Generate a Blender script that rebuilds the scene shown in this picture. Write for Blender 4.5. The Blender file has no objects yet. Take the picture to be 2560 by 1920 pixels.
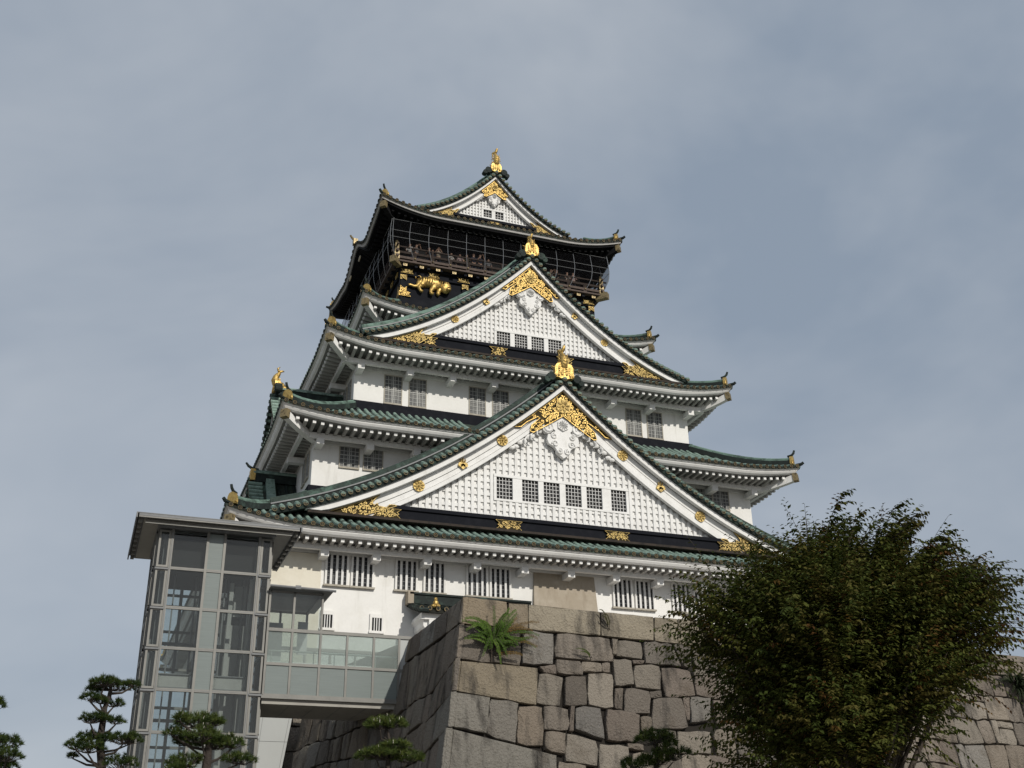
import bpy, bmesh, math, random
import numpy as np
from mathutils import Vector, Matrix
from math import sin, cos, tan, pi, radians, sqrt, hypot, atan2, exp

random.seed(7)
SC = bpy.context.scene
COL = SC.collection

# ------------------------------------------------------------------ camera
cam_d = bpy.data.cameras.new("camera")
cam = bpy.data.objects.new("camera", cam_d)
COL.objects.link(cam)
yaw, pitch, roll = radians(20.57687), radians(24.97315), radians(-0.86614)
fwv = Vector((sin(yaw)*cos(pitch), cos(yaw)*cos(pitch), sin(pitch)))
r0 = Vector((cos(yaw), -sin(yaw), 0)); u0 = r0.cross(fwv)
rv = cos(roll)*r0 + sin(roll)*u0
uv = -sin(roll)*r0 + cos(roll)*u0
M = Matrix((rv, uv, -fwv)).transposed().to_4x4()
M.translation = Vector((-23.62169, -72.23693, -9.16954))
cam.matrix_world = M
cam_d.sensor_fit = 'HORIZONTAL'
cam_d.sensor_width = 36.0
cam_d.lens = 36.0*2828.75/2560
cam_d.clip_start = 0.1
cam_d.clip_end = 6000
SC.camera = cam
GZ = -10.8                                    # ground level

# ------------------------------------------------------------------ world + sun
SUN_EL, SUN_AZ = radians(31.5), radians(14)     # azimuth measured from the facade normal towards +x
W = bpy.data.worlds.new("World"); SC.world = W; W.use_nodes = True
nt = W.node_tree; nt.nodes.clear()
def N(t, **k):
    n = nt.nodes.new(t)
    for a, b in k.items(): setattr(n, a, b)
    return n
out = N('ShaderNodeOutputWorld'); bg = N('ShaderNodeBackground')
sky = N('ShaderNodeTexSky', sky_type='NISHITA')
sky.sun_disc = False; sky.sun_elevation = SUN_EL; sky.sun_rotation = pi - SUN_AZ
sky.air_density = 1.0; sky.dust_density = 2.5
tc = N('ShaderNodeTexCoord'); mp = N('ShaderNodeMapping')
mp.inputs['Scale'].default_value = (1.0, 1.15, 1.5)
mp.inputs['Rotation'].default_value = (0.3, 0.5, 0.4)
nz = N('ShaderNodeTexNoise'); nz.inputs['Scale'].default_value = 2.0; nz.inputs['Detail'].default_value = 5
nz.inputs['Roughness'].default_value = 0.56; nz.inputs['Distortion'].default_value = 0.35
rp = N('ShaderNodeValToRGB')
rp.color_ramp.elements[0].position = 0.34; rp.color_ramp.elements[0].color = (2.8, 3.38, 4.18, 1)
rp.color_ramp.elements[1].position = 0.68; rp.color_ramp.elements[1].color = (4.7, 5.1, 5.62, 1)
mx = N('ShaderNodeMixRGB'); mx.inputs[0].default_value = 0.90
L = nt.links.new
L(tc.outputs['Generated'], mp.inputs['Vector']); L(mp.outputs['Vector'], nz.inputs['Vector'])
dt = N('ShaderNodeVectorMath', operation='DOT_PRODUCT'); dt.inputs[1].default_value = (-.85, .45, -.25)      # thinner, brighter cloud towards the left
ml = N('ShaderNodeMath', operation='MULTIPLY_ADD'); ml.inputs[1].default_value = .09
L(tc.outputs['Generated'], dt.inputs[0]); L(dt.outputs['Value'], ml.inputs[0]); L(nz.outputs['Fac'], ml.inputs[2]); L(ml.outputs[0], rp.inputs['Fac']); L(sky.outputs['Color'], mx.inputs[1]); L(rp.outputs['Color'], mx.inputs[2])
L(mx.outputs['Color'], bg.inputs['Color']); bg.inputs['Strength'].default_value = 0.10
L(bg.outputs['Background'], out.inputs['Surface'])

sd = bpy.data.lights.new("sun", 'SUN'); sun = bpy.data.objects.new("sun", sd); COL.objects.link(sun)
sd.energy = 3.05; sd.angle = radians(0.7); sd.color = (1.0, 0.95, 0.86)
svec = Vector((sin(SUN_AZ)*cos(SUN_EL), -cos(SUN_AZ)*cos(SUN_EL), sin(SUN_EL)))
sun.rotation_euler = svec.to_track_quat('Z', 'Y').to_euler()
sun.location = svec*200

SC.view_settings.view_transform = 'Standard'; SC.view_settings.look = 'None'
SC.view_settings.exposure = 0.0; SC.view_settings.gamma = 1.0
SC.cycles.max_bounces = 8; SC.cycles.transparent_max_bounces = 24
SC.cycles.use_denoising = True

# ------------------------------------------------------------------ materials
def material(name, col, rough=0.7, metal=0.0, spec=0.4, noise=None, streak=None, bump=None, attr=None, coat=0):
    """noise=(scale, colour, low, high): blends a second colour; streak=(colour, amount): vertical weather streaks."""
    m = bpy.data.materials.new(name); m.use_nodes = True
    t = m.node_tree; b = t.nodes['Principled BSDF']; l = t.links.new
    b.inputs['Roughness'].default_value = rough; b.inputs['Metallic'].default_value = metal
    b.inputs['Specular IOR Level'].default_value = spec
    def add(ty): return t.nodes.new(ty)
    co = add('ShaderNodeTexCoord')
    rgb = add('ShaderNodeRGB'); rgb.outputs[0].default_value = (*col, 1)
    cur = rgb.outputs[0]
    if attr:
        a = add('ShaderNodeAttribute'); a.attribute_name = attr
        x = add('ShaderNodeMixRGB'); x.blend_type = 'MULTIPLY'; x.inputs[0].default_value = 1
        l(cur, x.inputs[1]); l(a.outputs['Color'], x.inputs[2]); cur = x.outputs[0]
    for nn in (noise or []):
        sc, c2, lo, hi = nn[:4]; squash = nn[4] if len(nn) > 4 else (1, 1, 1)
        mpn = add('ShaderNodeMapping'); mpn.inputs['Scale'].default_value = squash
        n = add('ShaderNodeTexNoise'); n.inputs['Scale'].default_value = sc; n.inputs['Detail'].default_value = 6
        n.inputs['Roughness'].default_value = .62
        r = add('ShaderNodeMapRange'); r.inputs[1].default_value = lo; r.inputs[2].default_value = hi
        x = add('ShaderNodeMixRGB'); x.inputs[2].default_value = (*c2, 1)
        l(co.outputs['Object'], mpn.inputs[0]); l(mpn.outputs[0], n.inputs['Vector']); l(n.outputs['Fac'], r.inputs[0])
        l(r.outputs[0], x.inputs[0]); l(cur, x.inputs[1]); cur = x.outputs[0]
    l(cur, b.inputs['Base Color'])
    if bump:
        n = add('ShaderNodeTexNoise'); n.inputs['Scale'].default_value = bump[0]; n.inputs['Detail'].default_value = 8
        bp = add('ShaderNodeBump'); bp.inputs['Strength'].default_value = bump[1]; bp.inputs['Distance'].default_value = bump[2]
        l(co.outputs['Object'], n.inputs['Vector']); l(n.outputs['Fac'], bp.inputs['Height']); l(bp.outputs[0], b.inputs['Normal'])
    return m

MT = {}
MT['plaster'] = material('white_plaster', (.80, .79, .765), .85, spec=.2, noise=[(0.5, (.70, .69, .66), .45, .8), (2.2, (.60, .585, .55), .56, .80, (1, 1, .10)), (7, (.74, .73, .70), .5, .8), (.35, (.66, .64, .59), .58, .78)], bump=(6, .25, .02))
MT['trim'] = material('white_trim', (.79, .785, .77), .8, spec=.2, noise=[(1.1, (.67, .66, .64), .48, .8), (3.5, (.60, .585, .55), .58, .82, (1, 1, .2)), (6, (.70, .69, .67), .5, .8)])
MT['beige'] = material('beige_plaster', (.345, .295, .23), .9, noise=[(0.9, (.43, .38, .31), .45, .7), (3.5, (.27, .225, .17), .5, .8, (1, 1, .35))], bump=(9, .3, .02))
MT['cream'] = material('cream_plaster', (.72, .68, .58), .9, noise=[(0.8, (.62, .57, .46), .45, .75), (4, (.68, .64, .54), .5, .8)], bump=(7, .3, .02))
MT['soffit'] = material('shaded_eave_plaster', (.42, .41, .395), .9, spec=.1, noise=[(1.3, (.33, .32, .305), .45, .75)])  # white plaster greyed: the shade under the eaves is put into its colour
MT['soffit_shaded'] = material('shaded_soffit_plaster', (.25, .245, .235), .9, spec=.1)  # darker still, painting in the shade between the rafters
MT['tile'] = material('verdigris_tile', (.225, .31, .265), .75, noise=[(2.2, (.32, .425, .375), .50, .72), (1.3, (.050, .062, .055), .52, .68), (7, (.09, .14, .115), .50, .72)], spec=.2)
MT['tile_pan'] = material('dark_tile_pan', (.040, .050, .042), .8, spec=.2, noise=[(1.7, (.10, .17, .13), .52, .75), (5, (.045, .03, .022), .5, .8)])
MT['tile_dark'] = material('dark_copper_tile', (.022, .029, .027), .75, noise=[(1.3, (.065, .105, .085), .53, .76), (6, (.012, .014, .014), .5, .8)], spec=.2)
MT['ridge'] = material('copper_ridge', (.165, .25, .21), .75, spec=.2, noise=[(1.1, (.035, .05, .042), .43, .64, (1, 1, 2.5)), (5, (.26, .38, .32), .55, .8)])
MT['ridge_dark'] = material('blackened_copper_ridge', (.040, .058, .050), .75, spec=.2, noise=[(1.6, (.10, .165, .135), .52, .72), (6, (.018, .022, .02), .5, .75)])
MT['ring'] = material('tarnished_ring', (.20, .155, .085), .7, metal=.2, spec=.2, noise=[(4, (.07, .055, .035), .42, .66)])
MT['disc'] = material('dark_tile_disc', (.022, .022, .018), .8, spec=.15)
MT['gold'] = material('gold_leaf', (.62, .435, .155), .50, metal=.92, noise=[(3.0, (.34, .21, .06), .48, .72)], bump=(9, .9, .05))
MT['gold_flat'] = material('weathered_gold', (.50, .37, .145), .55, metal=.75, noise=[(3.5, (.28, .20, .08), .46, .72)], bump=(9, .9, .05))
MT['bronze'] = material('bronze_ground', (.040, .030, .013), .8, spec=.15, noise=[(5, (.08, .06, .025), .5, .8)])
MT['gold_dull'] = material('dull_gold', (.30, .235, .125), .5, metal=.5, noise=[(6, (.07, .055, .035), .5, .66)])
MT['black'] = material('black_lacquer', (.009, .010, .014), .8, noise=[(2, (.018, .019, .024), .5, .8)], spec=.12)
MT['black_wood'] = material('black_wood', (.010, .010, .011), .85, noise=[(3, (.02, .02, .019), .5, .8)], spec=.1)
MT['ledge'] = material('brown_ledge', (.050, .040, .034), .85, spec=.15, noise=[(2.5, (.02, .02, .02), .45, .75)])
MT['dark_room'] = material('dark_interior', (.012, .012, .013), .8)
MT['grille'] = material('grey_grille', (.40, .40, .385), .6)
MT['bars'] = material('white_bars', (.72, .715, .70), .8)
MT['sill'] = material('stained_sill', (.42, .39, .33), .8, noise=[(4, (.30, .265, .21), .45, .75)])
MT['rail'] = material('weathered_rail', (.105, .080, .068), .75, spec=.15, noise=[(5, (.06, .047, .04), .45, .75)])
MT['cage'] = material('steel_cable', (.34, .35, .36), .4, metal=.6)
MT['steel'] = material('satin_steel', (.205, .20, .185), .5, metal=.2, spec=.3, noise=[(1.4, (.16, .157, .147), .45, .75), (9, (.22, .215, .20), .5, .8)])
MT['steel_dark'] = material('grey_painted_steel', (.17, .175, .18), .5, noise=[(3, (.12, .125, .13), .45, .75)])
MT['steel_beam'] = material('pale_steel_beam', (.36, .355, .34), .55, noise=[(2, (.29, .285, .275), .45, .75)])
MT['canopy_under'] = material('canopy_underside', (.36, .345, .31), .7, noise=[(1.2, (.29, .275, .25), .45, .75)])
MT['panel'] = material('pale_grey_panel', (.43, .445, .44), .6, spec=.3, noise=[(.7, (.45, .465, .46), .45, .75), (3, (.42, .43, .425), .55, .85, (1, 1, .15))])
MT['bark'] = material('bark', (.055, .042, .032), .9, noise=[(9, (.10, .085, .07), .5, .8)], bump=(18, .8, .04))
MT['pine_bark'] = material('pine_bark', (.042, .033, .027), .95, noise=[(6, (.085, .07, .058), .48, .75, (1, 1, .4))], bump=(20, .9, .04))
MT['skin'] = material('skin', (.52, .33, .24), .6)
MT['hair'] = material('hair', (.018, .014, .012), .5)
MT['ground'] = material('gravel_ground', (.23, .21, .18), .95, noise=[(1.2, (.17, .155, .13), .45, .75), (30, (.29, .27, .235), .5, .8)], bump=(40, .6, .03))
MT['paving'] = material('stone_paving', (.30, .28, .25), .9, noise=[(2, (.24, .22, .195), .45, .75)])
MT['stone'] = material('granite_block', (1, 1, 1), .9, attr='tint', noise=[(0.9, (.095, .075, .055), .56, .84), (1.9, (.036, .033, .030), .51, .72, (1, 1, .22)), (13, (.27, .24, .20), .58, .80), (42, (.05, .045, .04), .52, .74)], bump=(13, 1.0, .09), spec=.12)
MT['joint'] = material('dark_joint', (.018, .015, .012), .95)

def leaf_mat(name, rough, transl):
    m = bpy.data.materials.new(name); m.use_nodes = True; t = m.node_tree; l = t.links.new
    b = t.nodes['Principled BSDF']; o = t.nodes['Material Output']
    a = t.nodes.new('ShaderNodeAttribute'); a.attribute_name = 'tint'
    b.inputs['Roughness'].default_value = rough; b.inputs['Specular IOR Level'].default_value = .10
    tr = t.nodes.new('ShaderNodeBsdfTranslucent'); mxs = t.nodes.new('ShaderNodeMixShader'); mxs.inputs[0].default_value = transl
    l(a.outputs['Color'], b.inputs['Base Color']); l(a.outputs['Color'], tr.inputs['Color'])
    l(b.outputs[0], mxs.inputs[1]); l(tr.outputs[0], mxs.inputs[2]); l(mxs.outputs[0], o.inputs['Surface'])
    return m
MT['leaf'] = leaf_mat('leaf', .7, .25)
MT['needle'] = leaf_mat('needle', .5, .12)

def glass_mat(name, tint, frost=0.0, frost_col=(.3, .34, .33), refl=1.0):
    m = bpy.data.materials.new(name); m.use_nodes = True; t = m.node_tree; l = t.links.new
    t.nodes.remove(t.nodes['Principled BSDF']); o = t.nodes['Material Output']
    tr = t.nodes.new('ShaderNodeBsdfTransparent'); tr.inputs['Color'].default_value = (*tint, 1)
    gl = t.nodes.new('ShaderNodeBsdfGlossy'); gl.inputs['Roughness'].default_value = .02 + .25*frost
    fr = t.nodes.new('ShaderNodeFresnel'); fr.inputs['IOR'].default_value = 1.5
    base = tr.outputs[0]
    if frost > 0:
        df = t.nodes.new('ShaderNodeBsdfDiffuse')
        co = t.nodes.new('ShaderNodeTexCoord'); mpn = t.nodes.new('ShaderNodeMapping'); mpn.inputs['Scale'].default_value = (.4, .4, 9)
        n = t.nodes.new('ShaderNodeTexNoise'); n.inputs['Scale'].default_value = 3
        mc = t.nodes.new('ShaderNodeMixRGB'); mc.inputs[1].default_value = (*frost_col, 1); mc.inputs[2].default_value = (*[c*.78 for c in frost_col], 1)
        l(co.outputs['Object'], mpn.inputs[0]); l(mpn.outputs[0], n.inputs['Vector']); l(n.outputs['Fac'], mc.inputs[0]); l(mc.outputs[0], df.inputs['Color'])
        x = t.nodes.new('ShaderNodeMixShader'); x.inputs[0].default_value = frost
        l(tr.outputs[0], x.inputs[1]); l(df.outputs[0], x.inputs[2]); base = x.outputs[0]
    y = t.nodes.new('ShaderNodeMixShader'); l(fr.outputs[0], y.inputs[0]); l(base, y.inputs[1]); l(gl.outputs[0], y.inputs[2])
    l(y.outputs[0], o.inputs['Surface'])
    return m
MT['glass'] = glass_mat('clear_glass', (.86, .89, .885), .03, (.42, .43, .42))
MT['glass_frost'] = glass_mat('frosted_glass', (.55, .6, .6), .85, (.25, .285, .275))
MT['glass_semi'] = glass_mat('lightly_frosted_glass', (.80, .86, .84), .32, (.42, .465, .445))
def net_mat():
    m = bpy.data.materials.new('safety_net'); m.use_nodes = True; t = m.node_tree; l = t.links.new
    t.nodes.remove(t.nodes['Principled BSDF']); o = t.nodes['Material Output']
    tr = t.nodes.new('ShaderNodeBsdfTransparent'); df = t.nodes.new('ShaderNodeBsdfDiffuse'); df.inputs['Color'].default_value = (.008, .008, .009, 1)
    x = t.nodes.new('ShaderNodeMixShader'); x.inputs[0].default_value = .38
    l(tr.outputs[0], x.inputs[1]); l(df.outputs[0], x.inputs[2]); l(x.outputs[0], o.inputs['Surface']); return m
MT['net'] = net_mat()
MT['window_glass'] = material('window_glass', (.018, .019, .022), .2, spec=.3, noise=[(.8, (.10, .10, .098), .55, .60)])
MT['paper'] = material('window_blind', (.095, .097, .098), .6, noise=[(.6, (.20, .198, .19), .46, .6)])

# ------------------------------------------------------------------ mesh builder
class MB:
    def __init__(s): s.v = []; s.f = []; s.m = []; s.c = None
    def add(s, vs, fs, mat=0):
        o = len(s.v); s.v.extend([tuple(p) for p in vs])
        for f in fs: s.f.append([i+o for i in f]); s.m.append(mat)
    def box(s, x0, x1, y0, y1, z0, z1, mat=0):
        s.add([(x0,y0,z0),(x1,y0,z0),(x1,y1,z0),(x0,y1,z0),(x0,y0,z1),(x1,y0,z1),(x1,y1,z1),(x0,y1,z1)],
              [(0,3,2,1),(4,5,6,7),(0,1,5,4),(1,2,6,5),(2,3,7,6),(3,0,4,7)], mat)
    def bar(s, p, q, w, h, mat=0, up=(0,0,1), drop=0.0, w2=None, h2=None):
        p = Vector(p); q = Vector(q); d = (q-p).normalized(); up = Vector(up)
        sd_ = d.cross(up)
        if sd_.length < 1e-4: sd_ = Vector((1,0,0))
        sd_.normalize(); u = sd_.cross(d).normalized()
        w2 = w if w2 is None else w2; h2 = h if h2 is None else h2
        vs = []
        for c, ww, hh in ((p, w, h), (q, w2, h2)):
            for a, b in ((-1,-1),(1,-1),(1,1),(-1,1)): vs.append(c + sd_*(a*ww/2) + u*(b*hh/2 - drop))
        s.add(vs, [(0,1,2,3),(7,6,5,4),(0,4,5,1),(1,5,6,2),(2,6,7,3),(3,7,4,0)], mat)
    def tube(s, pts, rad, n=8, mat=0, cap=True):
        pts = [Vector(p) for p in pts]; k = len(pts)
        if not hasattr(rad, '__len__'): rad = [rad]*k
        ref = None; vs = []
        for i, p in enumerate(pts):
            d = (pts[min(i+1,k-1)] - pts[max(i-1,0)])
            if d.length < 1e-6: d = Vector((0,0,1))
            d.normalize()
            if ref is None: ref = Vector((0,0,1)) if abs(d.z) < .9 else Vector((1,0,0))
            a = d.cross(ref); 
            if a.length < 1e-4: a = d.cross(Vector((0,1,0)))
            a.normalize(); b = d.cross(a).normalized(); ref = a.cross(d)
            for j in range(n):
                t = 2*pi*j/n; vs.append(p + a*(cos(t)*rad[i]) + b*(sin(t)*rad[i]))
        fs = [(i*n+j, i*n+(j+1)%n, (i+1)*n+(j+1)%n, (i+1)*n+j) for i in range(k-1) for j in range(n)]
        if cap: fs += [tuple(range(n))[::-1], tuple(range((k-1)*n, k*n))]
        s.add(vs, fs, mat)
    def strip(s, A, B, mat=0):
        k = len(A); s.add(list(A)+list(B), [(i, i+1, k+i+1, k+i) for i in range(k-1)], mat)
    def loft(s, rows, mat=0, close=False):
        k = len(rows[0]); vs = [p for r in rows for p in r]; fs = []
        for i in range(len(rows)-1):
            for j in range(k if close else k-1):
                fs.append((i*k+j, i*k+(j+1)%k, (i+1)*k+(j+1)%k, (i+1)*k+j))
        s.add(vs, fs, mat)
    def prism(s, poly, f0, f1, mat=0):
        """poly: list of 2D points; f0/f1 map 2D -> 3D for front and back."""
        n = len(poly); s.add([f0(*p) for p in poly]+[f1(*p) for p in poly],
              [tuple(range(n)), tuple(range(2*n-1, n-1, -1))]+[(i, n+i, n+(i+1)%n, (i+1)%n) for i in range(n)], mat)
    def disc(s, c, nrm, r, n=10, mat=0, r_in=0.0, up=(0,0,1)):
        c = Vector(c); d = Vector(nrm).normalized(); a = d.cross(Vector(up))
        if a.length < 1e-4: a = d.cross(Vector((1,0,0)))
        a.normalize(); b = a.cross(d)
        P = [c + a*(cos(2*pi*i/n)*r) + b*(sin(2*pi*i/n)*r) for i in range(n)]
        if r_in <= 0: s.add(P, [tuple(range(n))], mat)
        else:
            Q = [c + (p-c)*(r_in/r) for p in P]
            s.add(P+Q, [(i, (i+1)%n, n+(i+1)%n, n+i) for i in range(n)], mat)
    def sphere(s, c, rx, ry, rz, nu=10, nv=7, mat=0):
        rows = []
        for i in range(nv+1):
            t = pi*i/nv; rows.append([(c[0]+rx*sin(t)*cos(2*pi*j/nu), c[1]+ry*sin(t)*sin(2*pi*j/nu), c[2]+rz*cos(t)) for j in range(nu)])
        s.loft(rows, mat, True)
    def build(s, name, mats, parent=None, smooth=False, colors=None):
        me = bpy.data.meshes.new(name)
        if not s.v: s.v = [(0,0,0)]
        me.from_pydata(s.v, [], s.f)
        mats = mats if isinstance(mats, (list, tuple)) else [mats]
        for m in mats: me.materials.append(MT[m])
        if len(mats) > 1: me.polygons.foreach_set('material_index', s.m)
        if smooth: me.polygons.foreach_set('use_smooth', [True]*len(me.polygons))
        if colors is not None:
            at = me.color_attributes.new('tint', 'FLOAT_COLOR', 'POINT')
            at.data.foreach_set('color', np.asarray(colors, dtype=np.float32).ravel())
        me.update()
        o = bpy.data.objects.new(name, me); COL.objects.link(o)
        if parent is not None: attach(o, parent)
        return o

def root_loc(o):
    l = Vector((0,0,0))
    while o is not None: l = l + o.location; o = o.parent
    return l
def attach(o, parent):
    o.parent = parent
    l = root_loc(parent)
    if l.length > 0: o.data.transform(Matrix.Translation(-l))
def thing(name, label, cat, loc, group=None):
    o = bpy.data.objects.new(name, None); COL.objects.link(o)
    o.location = loc; o.empty_display_size = .5
    o['label'] = label; o['category'] = cat
    if group: o['group'] = group
    return o
def tag(o, label, cat, group=None):
    o['label'] = label; o['category'] = cat
    if group: o['group'] = group
    return o
def fast_mesh(name, V, F, mat, colors=None, parent=None):
    """V (n,3) array, F (m,k) array of faces with k corners."""
    me = bpy.data.meshes.new(name); n, k = F.shape
    me.vertices.add(len(V)); me.vertices.foreach_set('co', np.asarray(V, np.float32).ravel())
    me.loops.add(n*k); me.loops.foreach_set('vertex_index', np.asarray(F, np.int32).ravel())
    me.polygons.add(n); me.polygons.foreach_set('loop_start', np.arange(0, n*k, k, dtype=np.int32))
    me.polygons.foreach_set('loop_total', np.full(n, k, np.int32))
    me.materials.append(MT[mat]); me.update(calc_edges=True); me.validate()
    if colors is not None:
        at = me.color_attributes.new('tint', 'FLOAT_COLOR', 'POINT'); at.data.foreach_set('color', np.asarray(colors, np.float32).ravel())
    o = bpy.data.objects.new(name, me); COL.objects.link(o)
    if parent is not None: attach(o, parent)
    return o
# ================================================================== castle tower
castle = thing('castle_tower', 'white five-tiered castle keep with green copper roofs, gold ornaments and a black top storey', 'castle', (0, 0, 0))

SIDES = ('front', 'left', 'right', 'back')
class Roof:
    """Skirt roof round a rectangular storey: outer half sizes ax, ay; inset depth D; eave height z0."""
    def __init__(s, ax, ay, z0, lift, D, rise, curve=.35, run=4.6, hump=None, over=2.3, dark=False, gap=0.0):
        s.gap = gap
        s.ax, s.ay, s.z0, s.lift, s.D, s.rise, s.curve, s.run, s.hump, s.over, s.dark = ax, ay, z0, lift, D, rise, curve, run, hump, over, dark
    def L(s, side): return s.ax if side in ('front', 'back') else s.ay
    def ez(s, side, a):
        L_ = s.L(side); t = max(0., (abs(a)-(L_-s.run))/s.run)
        z = s.z0 + s.lift*t**2.0
        if s.hump and side in ('left', 'right'):
            c, amp, wd = s.hump; u = (a-c)/wd
            z += amp*exp(-u*u) - .18*amp*exp(-((abs(u)-2.0)/.6)**2)
        return z
    def xy(s, side, a, d):
        if side == 'front': return (a, -s.ay+d)
        if side == 'back': return (a, s.ay-d)
        if side == 'left': return (-s.ax+d, a)
        return (s.ax-d, a)
    def up(s, d): t = max(0, d)/s.D; return s.rise*((1-s.curve)*t + s.curve*t*t)
    def z(s, side, a, d):
        e = s.ez(side, a)-s.z0; return s.z0 + s.up(d) + e*max(0., 1-max(0, d)/s.D)**1.4
    def p(s, side, a, d, dz=0): x, y = s.xy(side, a, d); return (x, y, s.z(side, a, d)+dz)
    def e(s, side, t, d, dz):               # point on the eave band, t in -1..1
        L_ = s.L(side); a = t*(L_-d); x, y = s.xy(side, a, d); return (x, y, s.ez(side, t*L_)+dz)

def outward(side): return {'front': (0,-1,0), 'back': (0,1,0), 'left': (-1,0,0), 'right': (1,0,0)}[side]

def runs(R, side, nu=48):
    """parameter rows of one side, split where a gable cuts through the middle of the front"""
    if side == 'front' and R.gap > 0:
        g = R.gap/R.ax; h = nu//2
        return [[-1+(1-g)*j/h for j in range(h+1)], [g+(1-g)*j/h for j in range(h+1)]]
    return [[2*j/nu-1 for j in range(nu+1)]]

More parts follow.
